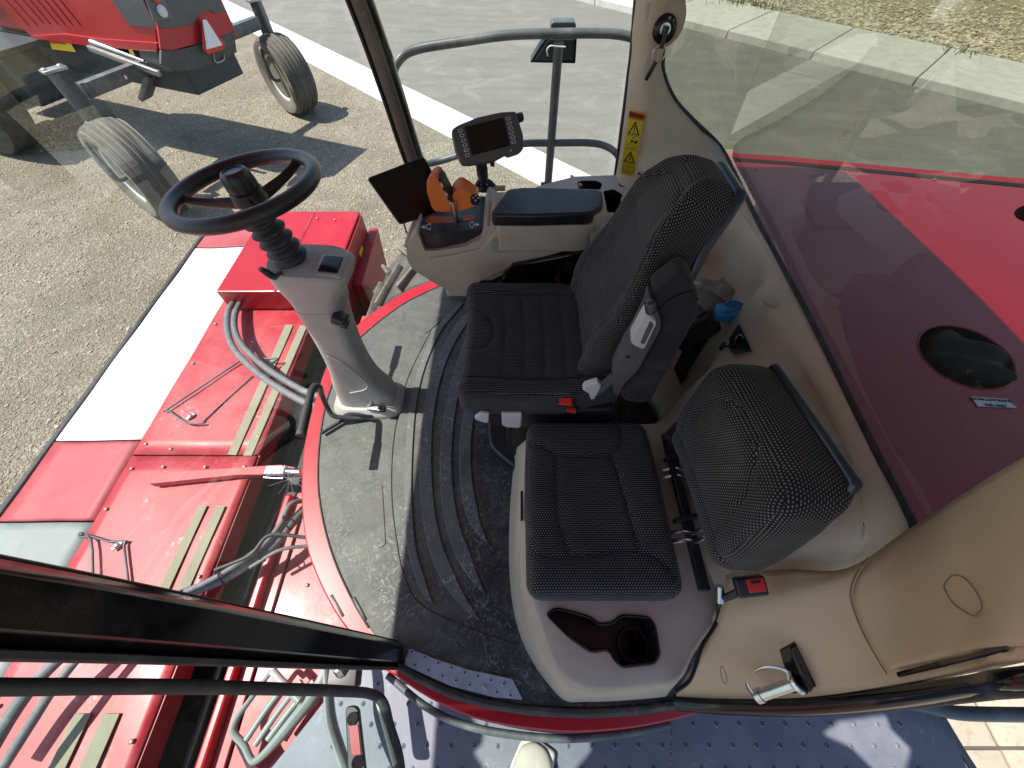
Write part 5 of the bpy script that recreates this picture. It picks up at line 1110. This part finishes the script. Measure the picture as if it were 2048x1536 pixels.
tube('turn_signal_lever', [Q(566, 548, y=.87), Q(548, 553, y=.86), Q(533, 545, y=.855), Q(520, 537, y=.85)], [.012, .010, .010, .007], BLK, sc)
rb('column_knob', (.045, .03, .05), .008, frame(Q(680, 637, y=.855), (1, 0, -.4), za=(0, -1, .3)), BLK, sc); rb('knob_tip', (.022, .02, .035), .006, frame(Q(690, 648, y=.84), (1, 0, -.4), za=(0, -1, .3)), BLK, sc)
tube('tilt_pedal_stem', [Q(744, 790, y=.88), Q(742, 806, y=.86), Q(738, 814, y=.85)], .010, STEEL, sc)
rb('tilt_pedal', (.075, .022, .016), .005, frame(Q(752, 817, z=.06), (1, -.1, 0), za=(0, 0, 1)), STEEL, sc); rb('tilt_pedal_pad', (.035, .026, .014), .004, frame(Q(764, 818, z=.068), (1, -.1, 0), za=(0, 0, 1)), BLKG, sc)
hl = [Q(745, 833, z=.02), Q(705, 836, z=.03), Q(668, 832, z=.06), Q(655, 815, z=.10), Q(644, 790, z=.19), Q(640, 775, z=.26), Q(630, 772, z=.29), Q(622, 785, z=.30), Q(613, 826, z=.30), Q(601, 870, z=.295)]
tube('foot_lever', hl, .0105, DKST, sc, n=8)
tube('lever_grip', [Q(616, 810, z=.302), Q(601, 872, z=.296)], .0165, RUB, sc, sm=False, sides=14); tube('lever_sleeve', hl[6:9], .0135, RUB, sc)
hr = [Vector((p.x, 2 * .925 - p.y, p.z)) for p in hl]
tube('foot_lever', hr[2:], .0105, DKST, sc, n=8); tube('lever_grip', [hr[-2] * .35 + hr[-3] * .65, hr[-1]], .0165, RUB, sc, sm=False, sides=14)
tube('foot_rest_bar', [Q(643, 866, z=.02), Q(690, 838, z=.02)], .008, INK, sc)

# ================================================================== CONSOLE
cs = thing('armrest_console', (0, 1.25, .45), 'beige armrest console with black lid and orange control lever right of the operator seat', 'console')
Y0 = 1.13
front_ = [(834, 462), (820, 478), (812, 495), (814, 520), (826, 540), (852, 556), (878, 572), (905, 586), (940, 589), (985, 560), (1008, 548), (1008, 470), (972, 450), (962, 480), (930, 494), (870, 502), (850, 503)]
rear_ = [(985, 436), (975, 470), (985, 556), (1030, 538), (1100, 515), (1175, 500), (1200, 480), (1214, 446), (1216, 430)]
prism('console_front', rnd([Q(x, y, y=Y0) for x, y in front_], .010, 3), (0, .235, 0), BEIGE2, cs, bevel=.014, bs=5, smooth=60)
prism('console_body', rnd([Q(x, y, y=Y0 - .002) for x, y in rear_], .010, 3), (0, .15, 0), BEIGE2, cs, bevel=.014, bs=5, smooth=60)
prism('console_knee', rnd([Q(x, y, y=Y0 - .012) for x, y in ((850, 520), (905, 512), (962, 500), (985, 470), (1000, 455), (1100, 452), (1180, 455), (1195, 470), (1170, 492), (1040, 528), (985, 552), (940, 575), (905, 575))], .02, 4), (0, .05, 0), BEIGE2, cs, bevel=.014, bs=5, smooth=60)
prism('console_pocket', rnd([Q(x, y, y=Y0 - .0125) for x, y in ((985, 476), (1062, 468), (1075, 478), (1068, 495), (990, 508), (980, 498))], .012, 4), (0, .004, 0), mat('pocket_beige', (.34, .305, .265), .5), cs, bevel=.003, bs=3, smooth=60)
zt = .712
prism('control_panel', rnd([Q(x, y, z=zt) for x, y in ((858, 392), (1010, 393), (1000, 420), (968, 458), (880, 466), (834, 464))], .008, 3), (0, 0, -.075), BLK, cs, bevel=.004)
tube('console_side_bar', [Q(x, y, z=z) for x, y, z in ((866, 387, .712), (852, 398, .712), (836, 432, .708), (820, 470, .69), (812, 495, .66))], .010, BEIGE2, cs)
tube('console_back_bar', [Q(866, 387, z=.712), Q(900, 382, z=.712), Q(1010, 376, z=.712)], .010, BEIGE2, cs)
for a in ([(853, 437), (862, 431), (908, 433), (908, 445), (858, 446), (850, 442)], [(922, 430), (948, 428), (951, 436), (946, 441), (922, 441)]):
    prism('lever_gate', rnd([Q(x, y, z=zt + .002) for x, y in a], .003, 2), (0, 0, -.002), ORG2, cs, bevel=.0005)
prism('lever_gate_slot', [Q(x, y, z=zt + .0025) for x, y in ((906, 436), (926, 434), (926, 440), (906, 442))], (0, 0, -.002), INK, cs, smooth=0)
def flat(pts, z=zt + .0012, m=WHT, name='panel_symbol'):
    return mesh(name, [Q(x, y, z=z) for x, y in pts], [list(range(len(pts)))], m, cs, smooth=0)
flat([(842, 454), (849, 450), (849, 458)]); flat([(849, 453), (853, 453), (853, 455), (849, 455)])
flat([(959, 449), (952, 445), (952, 453)]); flat([(947, 448), (952, 448), (952, 450), (947, 450)])
def seg(a, b, wd=1.1):
    d = Vector((b[0] - a[0], b[1] - a[1])).normalized() * wd / 2; flat([(a[0] - d.y, a[1] + d.x), (b[0] - d.y, b[1] + d.x), (b[0] + d.y, b[1] - d.x), (a[0] + d.y, a[1] - d.x)])
for q in (((853, 449), (853, 458)), ((853, 449), (861, 448.5)), ((853, 458), (861, 457.5)), ((861, 448.5), (861, 451)), ((861, 457.5), (861, 455)), ((857, 447), (862, 447)), ((857, 459.6), (862, 459.4)),
          ((940, 445), (940, 454)), ((940, 445), (947, 444.6)), ((940, 454), (947, 453.6)), ((947, 444.6), (947, 448)), ((947, 453.6), (947, 450)), ((942, 443), (946, 442.8)), ((942, 456), (946, 455.8))): seg(*q)
rb('rocker_switch', (.022, .028, .012), .003, Q(984, 404, z=zt + .006), BLKG, cs)
# lid
lz = .800
lp = rnd([Q(x, y, z=lz) for x, y in ((1014, 377), (1050, 373), (1195, 377), (1206, 384), (1207, 410), (1185, 426), (1060, 430), (985, 429), (982, 422))], .02, 5)
prism('console_lid', lp, (0, 0, -.042), LIDM, cs, bevel=.008, bs=4, smooth=60)
prism('lid_frame', [p + Vector((.0, .0, -.042)) for p in rnd([Q(x, y, z=lz) for x, y in ((1012, 380), (1196, 380), (1210, 388), (1212, 412), (1190, 428), (990, 427))], .02, 5)], (0, 0, -.10), BEIGE2, cs, bevel=.006, smooth=60)
# control lever
yl = 1.20
S0 = Q(912, 444, z=zt); tube('lever_shaft', [S0, Vector((S0.x, S0.y, zt + .075))], .0095, ZINC, cs, sm=False, sides=16)
g = [(852, 366), (858, 353), (868, 348), (874, 350), (890, 378), (904, 412), (903, 421), (894, 426), (870, 425), (862, 415), (853, 385)]
grip = prism('lever_grip', rnd([Q(x, y, y=yl) for x, y in g], .006, 3), (.008, .055, .0), ORANGE, cs, bevel=.011, bs=4, smooth=50)
prism('button_strip', [Q(x, y, y=yl - .001) for x, y in ((876, 352), (884, 360), (903, 398), (906, 412), (902, 410), (889, 378))], (.006, .048, .0), BLK, grip, bevel=.003)
for i in range(6):
    x, y = 880 + i * 4.6, 359 + i * 9.2; rb('grip_button', (.010, .012, .008), .002, frame(Q(x, y, y=yl + .004), (.6, 0, -1), za=(1, -.4, .5)), SILV if i % 2 else BLKG, grip, seg=(1, 1, 1))
pl = [(896, 424), (900, 400), (906, 388), (914, 380), (924, 377), (938, 386), (952, 396), (958, 404), (946, 414), (926, 421)]
prism('palm_rest', rnd([Q(x, y, y=yl + .012) for x, y in pl], .006, 3), (0, .05, .012), ORANGE, grip, bevel=.010, bs=4, smooth=50)
Mt = frame(Q(951, 397, y=yl + .004), (1, 0, 0), za=(.3, -.5, 1)); lathe('thumb_pad', [(.0165, -.012), (.0165, .0), (.013, .003), (0, .003)], Mt, BLKG, grip, sides=24)
for a in range(4): rb('pad_mark', (.004, .004, .001), .0004, Mt @ Matrix.Rotation(a * math.pi / 2, 4, 'Z') @ Matrix.Translation((.008, 0, .0032)), WHT, grip, seg=(1, 1, 1), na=1)
# window ledge with cup holders behind the console
zl = .735
lg = [(1060, 378), (1105, 364), (1150, 353), (1232, 350), (1238, 372), (1300, 392), (1330, 420), (1330, 500), (1180, 500), (1180, 392), (1060, 392)]
c1 = [(1154, 364), (1165, 361), (1192, 361), (1205, 367), (1202, 376), (1196, 384), (1160, 384), (1156, 372)]; c2 = [(1206, 382), (1228, 378), (1246, 390), (1240, 402), (1252, 412), (1240, 425), (1215, 425), (1210, 400)]
V, F = fillholed([Q(x, y, z=zl) for x, y in lg], [rnd([Q(x, y, z=zl) for x, y in c], .01, 3) for c in (c1, c2)])
wlg = mesh('window_ledge', V, F, COLUMN, cs, smooth=0)
box('ledge_tray', .12, .52, 1.3, 1.60, .62, .64, INK, cs, .004)
for c in (c1, c2):
    hp_ = rnd([Q(x, y, z=zl) for x, y in c], .01, 3); n = len(hp_); mesh('cup_holder_wall', hp_ + [p - Vector((0, 0, .10)) for p in hp_], [[i, (i + 1) % n, n + (i + 1) % n, n + i] for i in range(n)], BLK, cs, smooth=30)
beam('ledge_clip', Q(1143, 352, y=1.60), Q(1162, 372, z=.74), .010, .008, mat('mauve_plastic', (.30, .24, .23), .5), cs)
box('side_wall', -.36, .60, 1.60, 1.66, -.02, .55, BEIGE, cab, .01)
box('console_bracket', -.15, .35, 1.05, 1.20, .30, .52, INK, cs, .01)
prism('dark_side_cover', [Q(x, y, y=1.10) for x, y in ((1002, 560), (1025, 532), (1180, 502), (1190, 520), (1180, 620), (1010, 600))], (0, .03, 0), BLKG, cs, smooth=0, bevel=.005)

# ================================================================== MONITOR
mo = thing('display_monitor', Q(975, 275, y=1.36), 'grey framed display with twelve outlined keys on a ball mount above the console', 'monitor')
mp0 = Q(975, 275, y=1.34); mn = Vector((.16, -.62, .52)).normalized()
def mq(x, y, o=0): return Qp(x, y, mp0 + mn * o, mn)
out = [(903, 259), (916, 250), (955, 234), (1000, 224), (1031, 222), (1034, 229), (1047, 270), (1047, 298), (1040, 304), (1018, 311), (1013, 307), (988, 321), (940, 328), (924, 327), (912, 302)]
prism('monitor_case', rnd([mq(x, y) for x, y in out], .008, 3), -mn * .035, DKGR, mo, bevel=.004, bs=3, smooth=50)
prism('screen', rnd([mq(x, y, .0015) for x, y in ((929, 254), (1007, 235), (1020, 291), (944, 311))], .002, 2), -mn * .002, SCR, mo, bevel=.0005)
for x, y in [(920.6, 261), (924, 270.8), (927, 280.5), (929.7, 290.2), (932, 300), (934.8, 310), (1016.6, 236.8), (1019, 246.4), (1021.2, 255.9), (1023.4, 265.4), (1025.6, 274.6), (1027.5, 284.2)]:
    o4 = [(x - 4.6, y - 2.2), (x + 3.6, y - 3.8), (x + 4.6, y + 2.2), (x - 3.6, y + 3.8)]; i4 = [(x - 3.3, y - 1.4), (x + 2.5, y - 2.6), (x + 3.3, y + 1.4), (x - 2.5, y + 2.6)]
    kb = prism('key', rnd([mq(*p, .0018) for p in o4], .003, 3), -mn * .002, WHT, mo, bevel=None, smooth=0); prism('key_cap', rnd([mq(*p, .0024) for p in i4], .002, 3), -mn * .002, BLK, kb, smooth=0)
for x, y, m in ((1022, 301, WHT), (1030, 297, GREY), (1038, 293, GREY)): rb('indicator', (.004, .004, .001), .0004, frame(mq(x, y, .001), mn.orthogonal(), za=mn), m, mo, seg=(1, 1, 1), na=1)
k0 = mq(1036, 236, -.015); kd = (mq(1046, 233, -.015) - k0).normalized(); lathe('side_knob', [(.014, -.005), (.014, .012), (.012, .016), (0, .016)], frame(k0, kd.orthogonal(), za=kd), BLK, mo, sides=20)
foot = Q(968, 374, z=.715)
mb = mq(962, 322, -.04)
tube('mount_arm', [mb + Vector((0, 0, .02)), mb.lerp(foot, .25), mb.lerp(foot, .6), mb.lerp(foot, .72)], [.014, .020, .019, .012], BLK, mo, sq=.8); tube('mount_neck', [mb.lerp(foot, .68), foot + Vector((0, 0, .01))], .009, BLK, mo, sm=False)
tube('mount_clamp', [foot + Vector((-.03, 0, .0)), foot + Vector((-.01, 0, .025)), foot + Vector((.02, 0, .02)), foot + Vector((.04, 0, .0))], .009, BLK, mo)
lathe('mount_base', [(.03, 0), (.03, .008), (.02, .014), (0, .014)], Matrix.Translation(foot - Vector((0, 0, .006))), BLK, mo, sides=24)
prism('cable_plug', [mq(x, y, -.03) for x, y in ((980, 318), (989, 316), (989, 332), (982, 332))], -mn * .01, BLK, mo, smooth=0)

# ================================================================== TABLET
tb = thing('tablet', Q(800, 400, y=1.28), 'dark reflective tablet screen mounted at the front end of the console', 'tablet')
tp0 = Q(812, 382, y=1.27); tn = Vector((.42, -.50, .55)).normalized()
def tq(x, y, o=0): return Qp(x, y, tp0 + tn * o, tn)
to = [(734, 356), (848, 312), (906, 418), (800, 449)]
prism('tablet_case', rnd([tq(x, y) for x, y in to], .012, 4), -tn * .010, BLK, tb, bevel=.002)
cxy = (822, 384)
prism('tablet_screen', rnd([tq(cxy[0] + (x - cxy[0]) * .965, cxy[1] + (y - cxy[1]) * .96, .0008) for x, y in to], .008, 4), -tn * .001, SCR, tb)
tube('tablet_cable', [tq(808, 446, -.01), Q(812, 462, y=1.22), Q(818, 470, z=.66)], .003, INK, tb)
tube('tablet_arm', [tq(835, 400, -.01), Q(852, 420, z=.70)], .012, BLK, tb, sm=False)

# ================================================================== BOTTLE AND BAG BEHIND THE SEAT
bo = thing('bottle', Q(1430, 640, z=.56), 'dark flask with a bright blue cap lying behind the operator seat', 'bottle')
b0, b1 = Q(1395, 665, z=.50), Q(1440, 635, z=.60); bd = (b1 - b0).normalized()
lathe('bottle_body', [(.0, -.08), (.036, -.08), (.038, -.07), (.038, .07), (.032, .09), (0, .09)], frame(b0, bd.orthogonal(), za=bd), BLK, bo, sides=24)
Mc = frame(Q(1455, 625, z=.635), b1 - b0, za=(-.35, -.1, 1))
rb('bottle_cap', (.075, .050, .046), .014, Mc, BLUE, bo, na=4); tube('cap_handle', [Mc @ Vector(p) for p in ((-.01, -.014, .022), (.012, -.016, .034), (.034, 0, .036), (.012, .016, .034), (-.01, .014, .022))], .005, mat('blue_dark', (.02, .17, .42), .35), bo)
bgm = mesh('plastic_bag', *rbox((.16, .12, .10), .04, (10, 8, 5), 3, lambda P: P + .010 * np.c_[np.sin(P[:, 1] * 90), np.sin(P[:, 2] * 110 + P[:, 0] * 60), np.sin(P[:, 0] * 80 + P[:, 1] * 70)], Matrix.Translation(Q(1424, 596, z=.57))), BAG, smooth=30)
tag(bgm, 'crumpled grey plastic bag behind the operator seat above the blue flask cap', 'bag')

# ================================================================== ENGINE HOOD BEHIND THE CAB
hdz = .62
eh = thing('engine_hood', (1.6, .7, hdz), 'red engine hood behind the rear window with an oval fuel filler opening', 'engine hood')
def hq(x, y, z=hdz): return Q(x, y, z=z)
outr = [hq(1440, 322), hq(1580, 332), hq(1720, 345), hq(1880, 361), hq(2060, 378), hq(2400, 400), Vector((3.4, .5, hdz)), Vector((3.4, .03, hdz)), Vector((.86, .03, hdz)), Vector((.86, 1.6, hdz))]
ov_ = []
for a in np.linspace(0, 2 * math.pi, 33)[:-1]:
    u, v = math.cos(a), math.sin(a); ov_.append((1932 + 98 * u + 8 * v, 716 + 60 * v + 26 * u * .9))
oval = [hq(*p) for p in ov_]
ov2 = [hq(2075 + 48 * math.cos(a), 428 + 20 * math.sin(a)) for a in np.linspace(0, 2 * math.pi, 25)[:-1]]
V, F = fillholed(outr, [oval, ov2]); hood = mesh('hood_panel', V, F, HOODM, eh, smooth=0, solid=.004)
n = len(oval); cO = sum(oval, Vector()) / n
V = oval + [p + Vector((0, 0, -.14)) for p in oval]; mesh('filler_well', V, [[i, (i + 1) % n, n + (i + 1) % n, n + i] for i in range(n)] + [list(range(n, 2 * n))], INK, eh, smooth=40)
tube('filler_lip', [p + Vector((0, 0, .001)) for p in oval], .0035, REDD, eh, closed=True, n=1, sides=6)
def capf(P):
    P = P.copy(); P[:, 2] += .012 * np.sin(P[:, 0] * 45 + 1) * np.cos(P[:, 1] * 38) + .008 * np.sin(P[:, 1] * 80); return P
V, F = rbox((.20, .17, .12), .05, (12, 10, 5), 4, capf, frame(cO + Vector((.035, .01, -.045)), (1, -.5, 0), za=(0, 0, 1))); mesh('filler_cover', V, F, mat('black_cloth', (.012, .012, .013), .75), eh, smooth=70)
side_ = [hq(1440, 322), hq(1580, 332), hq(1720, 345), hq(1880, 361), hq(2060, 378), hq(2400, 400)]
prism('hood_side', side_ + [p + Vector((0, .02, 0)) for p in side_[::-1]], (0, 0, -.5), REDD, eh, smooth=0)
e2 = [p + Vector((.0, .032, -.004)) for p in side_]; e3 = [p + Vector((.0, .060, -.006)) for p in side_]
prism('hood_gap_seal', [p + Vector((0, .004, .003)) for p in side_] + [p + Vector((0, .035, .003)) for p in side_[::-1]], (0, 0, -.02), INK, eh, smooth=0)
prism('hood_flange', [p + Vector((0, .036, .001)) for p in side_] + [p + Vector((0, .085, .001)) for p in side_[::-1]], (0, 0, -.02), REDC, eh, smooth=0)
for x, y in ((1512, 330 + 10), (1868, 360)): inst(BO, Matrix.Translation(hq(x, y, hdz + .003)), eh)
lab = [hq(x, y, hdz + .0045) for x, y in ((1942, 793), (2014, 798), (2034, 816), (1956, 813))]
lb_ = mesh('fuel_label', lab, [[0, 1, 2, 3]], WHT, eh, smooth=0, solid=.0006)
lx = (lab[1] - lab[0]).normalized(); ly = (lab[0] - lab[3]).normalized(); lc = sum(lab, Vector()) / 4
for i, s in enumerate(('ULTRA LOW SULFUR', 'FUEL ONLY')): text('label_lettering', s, lc + ly * (.007 - .017 * i) + Vector((0, 0, .001)), lx, Vector((-lx.y, lx.x, 0)), .0105, INK, lb_, bold=.0003)
box('engine_block', .95, 3.0, 0, 1.5, -.8, .40, INK, eh, .02)

# ================================================================== RIGHT HANDRAIL
hr_ = thing('handrail', (.19, 1.95, -.2), 'grey tube handrail on the right side of the cab with a mirror on its post', 'handrail')
YR = 1.95
def yq(x, y, yy=YR): return Q(x, y, y=yy)
tube('top_rail', [Q(792, 200, y=1.90), Q(786, 152, y=1.90), Q(800, 118, y=1.92), Q(835, 98, y=YR), Q(930, 82, y=YR), Q(1020, 70, y=YR), Q(1120, 67, y=YR), Q(1230, 68, y=YR), Q(1285, 84, y=YR), Q(1320, 110, y=YR + .02)], .0165, GREY, hr_, n=8)
tube('lower_rail', [Q(845, 330, y=1.9), Q(880, 322, y=YR), Q(940, 305, y=YR), Q(1040, 288, y=YR), Q(1110, 286, y=YR), Q(1180, 286, y=YR), Q(1215, 294, y=YR), Q(1236, 312, y=YR), Q(1244, 340, y=YR)], .0155, GREY, hr_, n=8)
p0, p1 = yq(1118, 82), yq(1096, 368); tube('rail_post', [p0, p1, Vector((p1.x - .0, YR, -.2))], .019, GREY, hr_, sm=False, sides=12)
for i in range(26): 
    pass
mr = thing('mirror', yq(1110, 95, 1.97), 'small dark mirror hanging from the top handrail post', 'mirror')
prism('mirror_housing', rnd([Q(x, y, y=1.99) for x, y in ((1060, 125), (1078, 96), (1094, 75), (1154, 75), (1151, 124), (1150, 127))], .006, 3), (0, .03, .01), BLKG, mr, bevel=.004)
prism('mirror_glass', [Q(x, y, y=1.985) for x, y in ((1070, 121), (1097, 80), (1148, 80), (1146, 121))], (0, .003, .001), AMBER, mr, smooth=0)
prism('mirror_cap', rnd([Q(x, y, y=2.0) for x, y in ((1103, 44), (1152, 44), (1152, 62), (1100, 62))], .01, 3), (0, .06, 0), GREY, mr, bevel=.008)
tube('zip_tie', [Q(x, y, y=1.92) for x, y in ((1096, 112), (1094, 100), (1101, 92), (1112, 93), (1131, 94))], .003, SILV, mr)
